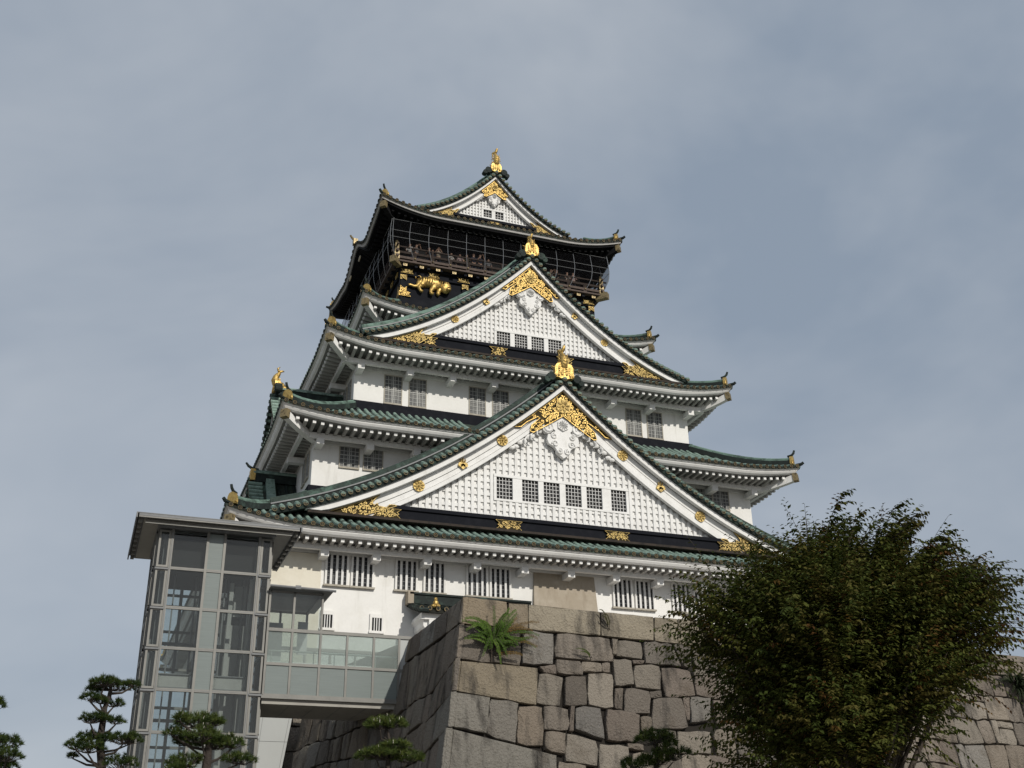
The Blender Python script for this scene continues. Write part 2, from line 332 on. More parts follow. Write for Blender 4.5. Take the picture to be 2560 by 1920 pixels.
def build_roof(R, pitch=.44, name='roof'):
    mb = MB(); tl = 2 if R.dark else 1
    for side in SIDES:
        L_ = R.L(side); nu = 48; nd = 6
        for T in runs(R, side):
            mb.loft([[R.p(side, t*(L_-R.D*i/nd), R.D*i/nd) for t in T] for i in range(nd+1)], 0)
            mb.strip([R.e(side, t, 0, .0) for t in T], [R.e(side, t, .02, -.13) for t in T], 0)
        n = int(2*(L_-.25)/pitch); ow = Vector(outward(side))
        for k in range(n+1):
            a = -(L_-.25) + 2*(L_-.25)*k/n
            if side == 'front' and abs(a) < R.gap: continue
            dm = min(R.D, L_-abs(a)+.05)
            if dm < .2: dm = .2
            K = 6; rr = .130; sid = Vector((0,0,1)).cross(ow)
            rows = []
            for i in range(K+1):
                d = -.03 + (dm+.03)*i/K; c = Vector(R.p(side, a, d, .0))
                rows.append([c + sid*(rr*cos(pi*q/5)) + Vector((0,0,rr*1.15*sin(pi*q/5))) for q in range(6)])
            mb.loft(rows, tl)
            c = Vector(R.p(side, a, -.035, .005))
            mb.disc(c, ow, .115, 10, 3); mb.disc(c + ow*.012, ow, .108, 10, 4, .080)
            mb.disc(c + ow*.014, ow, .026, 6, 4)
            # pendant edge of the flat tile between two rolls
            if k < n:
                a2 = a + pitch*.5
                q0, q1, q2 = R.p(side, a+.1, -.02, .0), R.p(side, a2, -.02, -.10), R.p(side, min(a+pitch-.1, L_), -.02, .0)
                mb.add([q0, q1, q2, R.p(side, a2, -.02, .03)], [(0, 1, 2, 3)], 3)
    o = mb.build(name, ['tile_pan', 'tile', 'tile_dark', 'disc', 'ring'], castle)
    # white (or black) boards under the tiles
    fb = MB(); sec = [(.02,-.11), (.09,-.115), (.10,-.19), (.15,-.195), (.17,-.27), (.25,-.38), (.37,-.47)]
    if R.dark: sec = [(.02,-.11), (.10,-.12), (.12,-.30), (.24,-.31)]
    for side in SIDES:
        for T in runs(R, side):
            rows = [[R.e(side, t, d, dz) for t in T] for d, dz in sec]
            for r in range(len(rows)-1): fb.loft(rows[r:r+2], 0)
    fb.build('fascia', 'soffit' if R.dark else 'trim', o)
    if R.dark:
        fb = MB()
        for side in SIDES:
            for T in runs(R, side): fb.loft([[R.e(side, t, d, dz) for t in T] for d, dz in ((.20, -.29), (.24, -.47), (.37, -.47))], 0)
        fb.build('under_fascia', 'black_wood', o)
    sf = MB()
    for side in SIDES:
        L_ = R.L(side)
        for T in runs(R, side):
            rows = [[R.e(side, t, .36, -.47) for t in T]]
            for d in (.36+(R.over-.36)*.5, R.over+.05):
                f = 1-(d-.36)/(R.over-.31)
                row = []
                for t in T:
                    x, y = R.xy(side, t*(L_-d), d); row.append((x, y, R.z0-.47+(R.ez(side, t*L_)-R.z0)*max(0, f)))
                rows.append(row)
            sf.loft(rows, 0)
    sf.build('soffit', 'black_wood' if R.dark else 'soffit_shaded', o)
    rf = MB()
    for side in SIDES:
        L_ = R.L(side); n = int(2*(L_-.55)/.44)
        for k in range(n+1):
            a = -(L_-.55)+2*(L_-.55)*k/n
            if side == 'front' and abs(a) < R.gap: continue
            d1 = min(R.over, L_-abs(a))
            if d1 < .6: continue
            e = R.ez(side, a)-R.z0
            x, y = R.xy(side, a, .50); x2, y2 = R.xy(side, a, d1)
            pa = Vector((x, y, R.z0+e-.565)); pb = Vector((x2, y2, R.z0-.565+e*max(0, 1-(d1-.36)/(R.over-.31)))); pm = pa+(pb-pa).normalized()*.10
            rf.bar(pa, pm, .175, .17, 1); rf.bar(pm, pb, .165, .165, 0)  # short tip stays white as if sunlit; shaft takes the shade-greyed plaster
    r_ = rf.build('rafters', ['black_wood', 'black_wood'] if R.dark else ['soffit', 'trim'], o); r_['kind'] = 'stuff'
    # corner beams, hip ridges and their ends
    for sx in (-1, 1):
        for sy in (-1, 1):
            side = 'front' if sy < 0 else 'back'
            def hp(d, dz): return (sx*(R.ax-d), sy*(R.ay-d), R.z(side, R.ax-d, d)+dz)
            cb = MB(); pts = []
            ez = R.ez(side, R.ax)-R.z0
            for i in range(6):
                d = .28 + (R.over-.28)*i/5; pts.append((sx*(R.ax-d), sy*(R.ay-d), R.z0-.72+ez*(1-i/5)**1.6))
            for i in range(5): cb.bar(pts[i], pts[i+1], .34, .40, 0)
            c_ = cb.build('corner_beam', 'black_wood' if R.dark else 'trim', o)
            eb = MB(); dv = Vector((sx, sy, .12)).normalized(); p0 = Vector(pts[0])
            eb.bar(p0+dv*.16, p0-dv*.14, .42, .46, 0)
            eb.disc(p0+dv*.17, dv, .15, 10, 0, .09)
            eb.build('beam_end_cap', 'gold_dull', c_)
            hr = MB(); K = 9
            P = [Vector(hp(.42 + (R.D-.42)*i/K, .22)) for i in range(K+1)]
            for i in range(K):
                hr.bar(P[i], P[i+1], .40, .30, 1); 
                hr.bar(P[i]+Vector((0,0,.21)), P[i+1]+Vector((0,0,.21)), .30, .12, 0)
            hr.tube([p+Vector((0,0,.30)) for p in P], .075, 6, 0)
            h_ = hr.build('hip_ridge', ['ridge', 'tile_dark'], o)
            ot = MB(); q = Vector(hp(.34, .30)); dd = Vector((sx, sy, 0)).normalized(); sd_ = Vector((-sy, sx, 0)).normalized()
            W_ = .30
            shp = [(-.26,-.22), (.26,-.22), (.24,.16), (.17,.32), (.06,.38), (-.06,.38), (-.17,.32), (-.24,.16)]
            ot.prism(shp, lambda u, v: q + dd*.10 + sd_*u + Vector((0,0,v)), lambda u, v: q - dd*.10 + sd_*u + Vector((0,0,v)), 0)
            ot.disc(q + dd*.11 + Vector((0,0,.04)), dd, .12, 8, 0, .07)
            for s_ in (-1, 1): ot.tube([q+dd*.06+sd_*(s_*.22)+Vector((0,0,-.1)), q+dd*.07+sd_*(s_*.36)+Vector((0,0,-.16)), q+dd*.08+sd_*(s_*.34)+Vector((0,0,-.02))], .05, 5)
            ot.build('ridge_end_tile', 'gold', h_)
            tp = MB(); q2 = q + Vector((0,0,.40))
            tp.tube([q2-dd*.25, q2+dd*.02+Vector((0,0,.05)), q2+dd*.14+Vector((0,0,.17)), q2+dd*.20+Vector((0,0,.34))], [.08,.08,.075,.065], 7)
            tp.build('upturned_tile', 'tile_dark', h_); tp = MB()
            q3 = Vector(hp(0, .02)); tp.tube([q3-dd*.3+Vector((0,0,.06)), q3+dd*.06+Vector((0,0,.08)), q3+dd*.20+Vector((0,0,.17))], [.10,.10,.085], 7)
            tp.build('corner_tile', 'tile_dark', h_)
    return o

R1 = Roof(18.46, 19.25, 8.12, .62, 4.6, 2.75)
R2 = Roof(15.92, 17.24, 14.98, .45, 4.85, 2.55, gap=4.3)
R3 = Roof(13.35, 14.66, 20.98, .66, 5.1, 2.9)
R4 = Roof(10.41, 10.27, 26.12, .68, 3.3, 1.75)
R5 = Roof(9.11, 8.66, 34.70, .82, 2.15, 1.25, over=2.7, dark=True, hump=(-.7, 1.35, 1.75))
roofs = [build_roof(r) for r in (R1, R2, R3, R4, R5)]

# ------------------------------------------------------------------ storey walls
def storey(A, B, z0, z1, mats='plaster', name='wall'):
    mb = MB(); mb.box(-A, A, -B, B, z0, z1); return mb.build(name, mats, castle)
w1 = storey(16.1, 17.0, -.6, 7.72)
w2 = storey(13.68, 14.71, 10.2, 14.6)
w3 = storey(11.09, 12.31, 16.6, 20.6)
w4 = storey(8.1, 7.95, 22.6, 25.75)

# black flashing band where each skirt roof meets the wall above
def flashing(A, B, z0, z1, t=.16):
    mb = MB()
    mb.box(-A-t, A+t, -B-t, -B-.003, z0, z1); mb.box(-A-t, A+t, B+.003, B+t, z0, z1)
    mb.box(-A-t, -A-.003, -B-.003, B+.003, z0, z1); mb.box(A+.003, A+t, -B-.003, B+.003, z0, z1)
    mb.box(-A-t-.14, A+t+.14, -B-t-.14, -B-t+.02, z0-.3, z0+.12); mb.box(-A-t-.14, -A-t+.02, -B-t, B+t, z0-.3, z0+.12)
    mb.box(A+t-.02, A+t+.14, -B-t, B+t, z0-.3, z0+.12)
    return mb.build('flashing_band', 'black', castle)
flashing(13.68, 14.71, 10.75, 11.70)
flashing(11.09, 12.31, 17.35, 18.10)

# corbels and plate beams under the eaves
def corbels(A, B, z, xs, ys, proj=.95, wd=.40, h=.34):
    bm_ = MB(); o_ = proj-.16
    bm_.box(-A-o_, A+o_, -B-o_-.11, -B-o_+.11, z, z+.30); bm_.box(-A-o_, A+o_, B+o_-.11, B+o_+.11, z, z+.30)
    bm_.box(-A-o_-.11, -A-o_+.11, -B-o_+.111, B+o_-.111, z, z+.30); bm_.box(A+o_-.11, A+o_+.11, -B-o_+.111, B+o_-.111, z, z+.30)
    bm_.box(-A-.10, A+.10, -B-.10, -B-.002, z+.02, z+.26)
    bm_.build('eave_beam', 'trim', castle)
    for x in xs:
        m = MB(); m.box(x-wd/2, x+wd/2, -B-proj, -B+.02, z-h, z-.004); m.build('corbel', 'trim', castle)
    for y in ys:
        m = MB(); m.box(-A-proj, -A+.02, y-wd/2, y+wd/2, z-h, z-.004); m.build('corbel', 'trim', castle)
corbels(16.1, 17.0, 7.28, [-15.9, -13.3, -10.65, -7.98, -5.3, -2.65, 0, 2.65, 5.3, 7.98, 10.65, 13.3, 15.9], [-14.2, -11.4, -8.6])
corbels(13.68, 14.71, 14.14, [-13.45, -10.7, -8.05, -5.35, 5.35, 8.05, 10.7, 13.45], [-12.2, -9.6, -7.0, -4.4])
corbels(11.09, 12.31, 20.14, [-10.9, -7.9, -5.25, -2.58, 0.08, 2.7, 5.4, 8.1, 10.9], [-9.8, -7.2, -4.6])

# ------------------------------------------------------------------ windows
def grid_window(x0, x1, z0, z1, y, nx=5, nz=6, parent=castle, glass='paper', depth=.16, side=None, rail=True):
    """Recessed window with a metal grid; side='left' builds it on a wall facing -x (x0..x1 are then y values)."""
    def T(mb):
        if side == 'left': mb.v = [(v[1], v[0], v[2]) for v in mb.v]
        return mb
    fr = MB(); t = .055
    fr.box(x0-t, x0, y-.05, y+.02, z0-t, z1+t); fr.box(x1, x1+t, y-.05, y+.02, z0-t, z1+t)
    fr.box(x0, x1, y-.05, y+.02, z1, z1+t); fr.box(x0-.05, x1+.05, y-.09, y+.02, z0-t-.04, z0, 1)
    f = T(fr).build('window', ['sill', 'sill'], parent)
    pn = MB(); pn.box(x0, x1, y-.012, y-.002, z0, z1); T(pn).build('pane', glass, f)
    gr = MB()
    for i in range(1, nx): x = x0+(x1-x0)*i/nx; gr.box(x-.014, x+.014, y-.060, y-.038, z0, z1)
    for i in range(1, nz): z = z0+(z1-z0)*i/nz; gr.box(x0, x1, y-.040, y-.018, z-.014, z+.014)
    xm = (x0+x1)/2; gr.box(xm-.03, xm+.03, y-.036, y-.014, z0, z1); gr.box(x0, x1, y-.034, y-.012, (z0+z1)/2-.025, (z0+z1)/2+.025)
    T(gr).build('grille', 'grille', f)
    return f

def barred_window(x0, x1, z0, z1, y, nb=3):
    fr = MB()
    fr.box(x0-.10, x0, y-.14, y+.02, z0, z1+.09); fr.box(x1, x1+.10, y-.14, y+.02, z0, z1+.09)
    fr.box(x0, x1, y-.14, y+.02, z1, z1+.09)
    f = fr.build('window', 'plaster', castle)
    pn = MB(); pn.box(x0, x1, y-.02, y-.004, z0, z1); pn.build('pane', 'window_glass', f)
    b = MB(); step = (x1-x0)/(nb+.45)
    for i in range(nb):
        xx = x0 + step*(i+.72); b.box(xx-.058, xx+.058, y-.135, y-.055, z0, z1)
    b.build('bars', 'bars', f)
    g = MB()
    for i in range(1, 7): z = z0+(z1-z0)*i/7; g.box(x0, x1, y-.048, y-.026, z-.014, z+.014)
    g.build('grille', 'steel_dark', f)
    s_ = MB(); s_.box(x0-.16, x1+.16, y-.17, y-.02, z0-.09, z0-.002); s_.build('sill', 'sill', f)

for x0 in (-12.98, -11.66, -9.36, -7.86, -5.54, -4.24, 2.88, 4.22, 6.5, 7.85, 10.2, 11.6):
    barred_window(x0, x0+.99, 5.76, 7.06+.28, -17.0)
for x in (-12.83, -10.33):       # two small barred openings low in the wall, set in white splayed frames
    fr = MB()
    for (a, b, c, d, e_) in ((x-.36, x-.25, 3.58, 4.44, -17.10), (x+.25, x+.36, 3.58, 4.44, -17.10), (x-.25, x+.25, 4.24, 4.44, -17.097), (x-.39, x+.39, 3.46, 3.58, -17.13)): fr.box(a, b, e_, -16.99, c, d)
    f = fr.build('window', 'plaster', castle)
    m = MB(); m.box(x-.25, x+.25, -17.02, -17.004, 3.58, 4.24); m.build('pane', 'dark_room', f)
    m = MB()
    for i in (-1, 0, 1): m.box(x+i*.125-.022, x+i*.125+.022, -17.08, -17.04, 3.58, 4.24)
    m.build('bars', 'bars', f)
for a, b in ((-12.17, -11.13), (-10.83, -9.80), (-7.0, -6.0), (6.0, 7.0), (9.95, 10.95), (11.05, 12.10)):
    grid_window(a, b, 12.98, 14.38, -14.71, 5, 6)
for a, b in ((-13.95, -13.15), (-12.85, -12.05), (-9.2, -8.4), (-8.1, -7.3)):
    grid_window(a, b, 12.5, 13.95, -13.68, 4, 6, side='left')
for a, b in ((-9.22, -8.21), (-7.70, -6.70), (-3.91, -2.92), (-2.40, -1.42), (1.42, 2.40), (2.92, 3.91), (6.67, 7.68), (8.16, 9.18)):
    grid_window(a, b, 18.24, 20.0, -12.31, 5, 7)
for a, b in ((-11.6, -10.75), (-10.4, -9.55), (-6.6, -5.8)):
    grid_window(a, b, 18.4, 19.75, -11.09, 4, 6, side='left')

# flared bays (beige apron in the middle, cream one at the left corner)
def flared_bay(x0, x1, z0, z1, flare, mat, side_flare=.12):
    m = MB(); y = -17.0
    m.add([(x0-side_flare, y-flare, z0), (x1+side_flare, y-flare, z0), (x1, y-.06, z1), (x0, y-.06, z1),
           (x0-side_flare, y+.02, z0), (x1+side_flare, y+.02, z0), (x1, y+.02, z1), (x0, y+.02, z1)],
          [(0,1,2,3), (1,5,6,2), (0,3,7,4), (0,4,5,1), (3,2,6,7)], 0)
    m.build('flared_bay', mat, castle)
flared_bay(-1.82, 1.70, 1.0, 7.30, .62, 'beige', .26)
flared_bay(-16.14, -13.27, 1.5, 7.27, .05, 'cream', .0)
flared_bay(13.27, 16.14, 1.0, 7.30, .62, 'beige', .2)
# ------------------------------------------------------------------ gables
def spiral(mb, c, r, turns, a0, f, w=.032, hand=1, mat=0, th=.03):
    n = 13; A = []; B = []
    for i in range(n):
        t = i/(n-1); a = a0 + hand*2*pi*turns*t; rr = r*(1-t*.82)
        ww = w*(1.1-.35*t)
        A.append(f(c[0]+cos(a)*(rr+ww), c[1]+sin(a)*(rr+ww))); B.append(f(c[0]+cos(a)*(rr-ww), c[1]+sin(a)*(rr-ww)))
    mb.strip(A, B, mat)
    q = [f(c[0]+cos(a0+hand*k)*r*.30*1, c[1]+sin(a0+hand*k)*r*.30) for k in np.linspace(0, 2*pi, 7)[:-1]]
    mb.add(q, [tuple(range(6))], mat)

def inside(pt, poly):
    x, y = pt; r = False; n = len(poly)
    for i in range(n):
        x1, y1 = poly[i]; x2, y2 = poly[(i+1) % n]
        if (y1 > y) != (y2 > y) and x < (x2-x1)*(y-y1)/(y2-y1)+x1: r = not r
    return r
def edge_dist(pt, poly):
    m = 1e9; p = Vector(pt)
    for i in range(len(poly)):
        a = Vector(poly[i]); b = Vector(poly[(i+1) % len(poly)]); d = b-a
        t = max(0, min(1, (p-a).dot(d)/max(1e-9, d.length_squared))); m = min(m, (p-a-d*t).length)
    return m

def filigree(name, poly, y, parent, step=.30, rim=.045, ground='bronze', gold='gold', seed=1, axis=None):
    """Openwork gold plate: dark ground, raised rim and scrolls. poly is in (x, z)."""
    rnd = random.Random(seed); mb = MB()
    P = axis or (lambda u, v, o: (u, y-o, v))
    mb.prism(poly, lambda u, v: P(u, v, .03), lambda u, v: P(u, v, -.03), 0)
    cx = sum(p[0] for p in poly)/len(poly); cz = sum(p[1] for p in poly)/len(poly)
    n = len(poly)
    ip = []
    for i in range(n):          # inner outline by moving each edge inward
        a, b, c = Vector(poly[i-1]), Vector(poly[i]), Vector(poly[(i+1) % n])
        d1 = (b-a).normalized(); d2 = (c-b).normalized(); nn = Vector((-(d1.y+d2.y), d1.x+d2.x))
        if nn.length < 1e-3: nn = Vector((-d1.y, d1.x))
        nn.normalize(); q = b+nn*rim
        if not inside(q, poly): q = b-nn*rim
        ip.append(q)
    mb.add([P(*p, .07) for p in poly]+[P(*p, .07) for p in ip]+[P(*p, .02) for p in poly],
           [(i, (i+1) % n, n+(i+1) % n, n+i) for i in range(n)]+[(i, 2*n+i, 2*n+(i+1) % n, (i+1) % n) for i in range(n)], 1)
    xs = [p[0] for p in poly]; zs = [p[1] for p in poly]
    j = 0; z = min(zs)
    step = max(step, .05)
    while z < max(zs):
        x = min(xs) + (step*.5 if j % 2 else 0)
        while x < max(xs):
            q = (x+rnd.uniform(-.05, .05)*step/.3, z+rnd.uniform(-.05, .05)*step/.3)
            if inside(q, poly):
                d = edge_dist(q, poly)
                if d > step*.28:
                    spiral(mb, q, min(step*.50, d), rnd.choice((1.1, 1.3)), rnd.uniform(0, 2*pi), lambda u, v: P(u, v, .075), .019*step/.3+.004, rnd.choice((-1, 1)), 1)
                    for k in range(2):
                        a = rnd.uniform(0, 2*pi); c = (q[0]+cos(a)*step*.56, q[1]+sin(a)*step*.56)
                        if inside(c, poly): mb.add([P(c[0]+cos(t)*step*.12, c[1]+sin(t)*step*.12, .08) for t in np.linspace(0, 2*pi, 6)[:-1]], [tuple(range(5))], 1)
            x += step
        z += step*.86; j += 1
    return mb.build(name, [ground, gold], parent)

def rosette(x, z, y, r, parent, kind='flower', mat='gold_flat', name='rosette'):
    mb = MB()
    if kind == 'flower':
        n = 16
        mb.prism([(x+cos(2*pi*i/32)*r*(1.0 if i % 2 else .94), z+sin(2*pi*i/32)*r*(1.0 if i % 2 else .94)) for i in range(32)],
                 lambda u, v: (u, y-.06, v), lambda u, v: (u, y, v))
        for i in range(8):
            a = 2*pi*i/8+.2; c = (x+cos(a)*r*.58, z+sin(a)*r*.58)
            rows = []
            for k, (s_, o) in enumerate(((1, .06), (.6, .10), (.0, .12))):
                rows.append([(c[0]+cos(a)*cos(t)*r*.36*s_-sin(a)*sin(t)*r*.19*s_, y-o, c[1]+sin(a)*cos(t)*r*.36*s_+cos(a)*sin(t)*r*.19*s_) for t in np.linspace(0, 2*pi, 9)[:-1]])
            mb.loft(rows, 0, True)
        mb.sphere((x, y-.08, z), r*.2, .07, r*.2, 8, 5)
    else:                        # leaf crest: three broad leaves under upright blossoms
        for a, l in ((-pi/2, 1.0), (-pi/2+1.15, .95), (-pi/2-1.15, .95)):
            d = Vector((cos(a), sin(a))); e = Vector((-d.y, d.x)); pts = []
            for t, w in ((0, .10), (.25, .42), (.45, .36), (.6, .46), (.8, .25), (1, 0)): pts.append((t, w))
            pl = [Vector((x, z))+d*(t*l*r)+e*(w*r) for t, w in pts]+[Vector((x, z))+d*(t*l*r)-e*(w*r) for t, w in reversed(pts[:-1])]
            mb.prism([(p.x, p.y) for p in pl], lambda u, v: (u, y-.09, v), lambda u, v: (u, y, v))
        for dx, h in ((0, 1.0), (-.42, .78), (.42, .78)):
            for k in range(4): mb.sphere((x+dx*r*(.6+.13*k), y-.05, z+h*r*(.25+.22*k)), r*.15, .06, r*.14, 6, 4)
    return mb.build(name, mat, parent)

def band_plate(x0, x1, z0, z1, y, parent, seed):
    n_ = (z1-z0)*.42; zm = (z0+z1)/2
    poly = [(x0, z0), (x1, z0), (x1-n_, z0+(zm-z0)*.7), (x1-n_*.5, zm), (x1-n_, z1-(z1-zm)*.7), (x1, z1), (x0, z1), (x0+n_, z1-(z1-zm)*.7), (x0+n_*.5, zm), (x0+n_, z0+(zm-z0)*.7)]
    return filigree('gold_fitting', poly, y, parent, step=(z1-z0)*.42, rim=.035, seed=seed, gold='gold_flat')

def fish_finial(base, s, parent, face=(0, -1), plate_w=1.2, plate_h=.9, plate=True, fat=1.0):
    """Gold ridge-end plate and the dolphin-like fish standing tail-up behind it. face: horizontal outward direction."""
    b = Vector(base); o = Vector((face[0], face[1], 0)); r = Vector((-face[1], face[0], 0))
    Q = lambda u, v, w: b + r*u + o*v + Vector((0, 0, w))        # across, outward, up
    mb = MB()
    # body: head low and inward, back bulging outward, tail curling up and inward
    path = [(-.62, .38), (-.42, .52), (-.12, .60), (.13, .80), (.22, 1.05), (.17, 1.30), (.05, 1.52), (-.07, 1.70), (-.12, 1.84)]
    rad = [.16, .25, .29, .29, .27, .22, .18, .13, .09]
    mb.tube([Q(0, v*s, w*s) for v, w in path], [q*s*.85*fat for q in rad], 10, 0)
    for i in range(9):                                           # belly scutes
        t = i/8; k = 2.6+t*5.0; j = int(k); f = k-j; v = path[j][0]*(1-f)+path[min(j+1, 8)][0]*f; w = path[j][1]*(1-f)+path[min(j+1, 8)][1]*f; q = (rad[j]*(1-f)+rad[min(j+1, 8)]*f)*s*.85
        mb.sphere(Q(0, v*s+q*.55, w*s), q*.62, q*.62, .075*s, 8, 5)
    for sg in (-1, 1):                                           # forked tail, side fins, whiskers
        mb.tube([Q(0, -.12*s, 1.80*s), Q(sg*.05*s, (-.12+sg*.10)*s, 1.95*s), Q(sg*.09*s, (-.16+sg*.24)*s, (2.08+sg*.06)*s), Q(sg*.10*s, (-.34+sg*.20)*s, (2.16+sg*.16)*s)], [.09*s, .12*s, .09*s, .015*s], 6)
        for w0, v0, l in ((.75, .08, .24), (1.10, .14, .20), (1.40, .08, .14)):
            c = Q(sg*.22*s, v0*s, w0*s)
            for k in range(3):
                e = c + r*(sg*(l*(.55+.18*k))*s) + Vector((0, 0, (.30-.17*k)*s)) - o*(.05*k*s)
                mb.bar(c, e, .07*s, .045*s, 0, up=o, w2=.015*s, h2=.015*s)
        mb.tube([Q(sg*.2*s, -.75*s, .42*s), Q(sg*.34*s, -.80*s, .5*s), Q(sg*.36*s, -.70*s, .62*s)], [.05*s, .04*s, .01*s], 5)
    mb.sphere(Q(0, -.60*s, .34*s), .27*s, .30*s, .22*s, 10, 7)
    f = mb.build('fish_finial', 'gold', parent, smooth=True)
    if plate:
        pb = MB(); w, h = plate_w/2, plate_h
        outl = [(-w*1.02, -.04), (-w*.62, .03), (-w*.3, -.05), (0, .02), (w*.3, -.05), (w*.62, .03), (w*1.02, -.04), (w*.90, h*.35), (w*.88, h*.70), (w*.70, h*.93), (w*.4, h), (-w*.4, h), (-w*.70, h*.93), (-w*.88, h*.70), (-w*.90, h*.35)]
        pb.prism(outl, lambda u, v: Q(u, .20, v), lambda u, v: Q(u, -.12, v))
        arch = [(-w*.56, h*.34), (w*.56, h*.34), (w*.60, h*.62), (w*.44, h*.82), (w*.16, h*.88), (-w*.16, h*.88), (-w*.44, h*.82), (-w*.60, h*.62)]
        pb.add([Q(u, .206, v) for u, v in arch], [tuple(range(8))], 1)
        for k in (-.36, 0, .36):
            pb.bar(Q(k*w, .22, h*.36), Q(k*w, .22, h*.84), .045, .03, 0, up=o)
            for i in range(4):
                z = h*(.42+.12*i)
                for sg in (-1, 1): pb.bar(Q(k*w, .225, z), Q(k*w+sg*w*.17, .225, z-h*.07), .05, .03, 0, up=o)
        for sg in (-1, 1):
            for k, (u, v, rr) in enumerate(((.22, .22, .15), (.56, .14, .15), (.84, .07, .13))): pb.sphere(Q(sg*u*w, .22, v*h+.04), rr*w*.85, .06, rr*h*.8, 8, 5)
            pb.bar(Q(sg*w*.85, .05, h*.72), Q(sg*w*1.15, .0, h*.80), .06, .05, 0, w2=.01, h2=.01)
        pb.build('ridge_end_plate', ['gold', 'bronze'], f)
        for sg in (-1, 1):
            sb = MB()
            for q, rr in ((0, .19), (1, .13)):
                c = Q(sg*(w+.16+q*.25), .05, .02-q*.22); sb.tube([c+o*.16, c-o*.25], rr*1.35, 10); sb.disc(c+o*.165, o, rr*1.2, 10, 0, rr*.8); sb.disc(c+o*.168, o, rr*.5, 8, 0)
            sb.build('ridge_scroll', 'tile_dark', f)
    return f

def build_gable(za, zb, xe, sag, yo, yi, yl, yb, zband, zledge, w_out, w_in, rosx, windows, wz, lat, ends, apex, step, band_plates, ridge_h, fs, rmat='ridge', vin=2.1, leg=1.68, ps=1.0, drop=.12):
    """Front gable. za/zb/xe: verge line from the apex down to (xe, zb); yo outer board, yi inner board, yl lattice, yb where the roof meets the wall behind."""
    H = za-zb
    prof = lambda x: za - H*min(1.15, abs(x)/xe) - sag*(abs(x)/xe)*(1-min(1, abs(x)/xe))
    def solve(zt, off):                      # |x| where prof-off == zt
        a, b = 0., xe*1.1
        for _ in range(40):
            m_ = (a+b)/2
            if prof(m_)-off > zt: a = m_
            else: b = m_
        return a
    zcap = zband-drop
    # --- lattice wall
    g = MB(); top = lambda x: prof(x)-w_in+.05
    xb = solve(zband, w_in)
    xs = np.linspace(-xb-.1, xb+.1, 41)
    back = yl+.07
    g.strip([(x, back, zband-.4) for x in xs], [(x, back, max(zband-.3, top(x)+.3)) for x in xs], 0)
    pit = lat; nv = int(2*xb/pit)
    holes = [(a-.16, b+.16, wz[0]-.12, wz[1]+.10) for a, b in windows]
    hx0 = min(h[0] for h in holes); hx1 = max(h[1] for h in holes); hz0 = holes[0][2]; hz1 = holes[0][3]
    for k in range(-nv//2, nv//2+1):
        x = k*pit+pit*.5
        zt = top(x)
        if zt < zband+.1: continue
        w = pit*.235
        segs = [(zcap, zt)]
        if hx0 < x < hx1: segs = [(zcap, hz0), (hz1, zt)]
        for a, b in segs:
            if b-a > .05: g.box(x-w, x+w, yl-.06, back-.002, a, b)
    z = zcap+pit*.45
    while z < za-w_in-.4:
        xx = solve(z+pit*.2, w_in)
        segs = [(-xx, xx)]
        if hz0 < z < hz1: segs = [(-xx, hx0), (hx1, xx)]
        for a, b in segs:
            if b-a > .1: g.box(a, b, yl-.012, back-.003, z-pit*.25, z+pit*.25)
        z += pit*1.08
    g.box(hx0, hx1, yl-.09, yl-.0, hz1-.14, hz1+.02); g.box(hx0, hx1, yl-.08, yl+.0, hz0, hz0+.12)
    edges = [hx0]+[e for a, b in windows for e in (a, b)]+[hx1]
    for i in range(0, len(edges), 2): g.box(edges[i], edges[i+1], yl-.07, yl+.1, hz0+.121, hz1-.141)
    go = g.build('gable', 'trim', castle)
    for a, b in windows:
        wm = MB(); z0, z1 = wz
        wm.box(a, b, yl+.050, yl+.065, z0, z1, 1)
        nx_ = max(3, round((b-a)/.19)); nz_ = max(3, round((z1-z0)/.2))
        for i in range(1, nx_): x = a+(b-a)*i/nx_; wm.box(x-.013, x+.013, yl-.01, yl+.02, z0, z1)
        for i in range(1, nz_): z = z0+(z1-z0)*i/nz_; wm.box(a, b, yl+.021, yl+.045, z-.013, z+.013)
        wm.build('window', ['bars', 'dark_room'], go)
    # --- bargeboards
    bb = MB()
    def board(o0, o1, y0, y1, xl, zmin):
        n = 36
        for sg in (-1, 1):
            A = []; B = []
            for i in range(n+1):
                x = xl*i/n; A.append((sg*x, prof(x)-o0)); B.append((sg*x, max(zmin, prof(x)-o1)))
            A = [(x, max(z, zmin)) for x, z in A]
            bb.strip([(x, y0, z) for x, z in A], [(x, y0, z) for x, z in B]); bb.strip([(x, y1, z) for x, z in A], [(x, y1, z) for x, z in B])
            bb.strip([(x, y0, z) for x, z in B], [(x, y1, z) for x, z in B]); bb.strip([(x, y0, z) for x, z in A], [(x, y1, z) for x, z in A])
    zl = zledge+.02
    board(.14, w_out, yo, yo+.3, solve(zl, .14), zl)
    board(w_out-.02, (w_out+w_in)/2-.10, yi, yi+.2, solve(zl, w_out), zl)
    board((w_out+w_in)/2-.06, w_in-.28, yi+.012, yi+.2, solve(zl, w_out), zl)
    board(w_in-.25, w_in, yi-.05, yi+.2, solve(zl, w_in-.3), zl)
    bb.build('bargeboard', 'trim', go)
    # --- base band and ledge
    bm_ = MB(); xw = solve(zledge, .2)
    bm_.box(-xb-1.2, xb+1.2, yl-.40, yl+.1, zledge, zcap-.20); bm_.box(-xb-.4, xb+.4, yl-.50, yl-.1, zcap-.198, zcap)
    bm_.box(-xw, xw, yl-.72, yl, zledge-.13, zledge-.002, 1)
    bm_.build('base_beam', ['black', 'ledge'], go)
    for i, (a, b) in enumerate(band_plates): band_plate(a, b, zledge+.03, zcap-.22, yl-.45, go, 30+i)
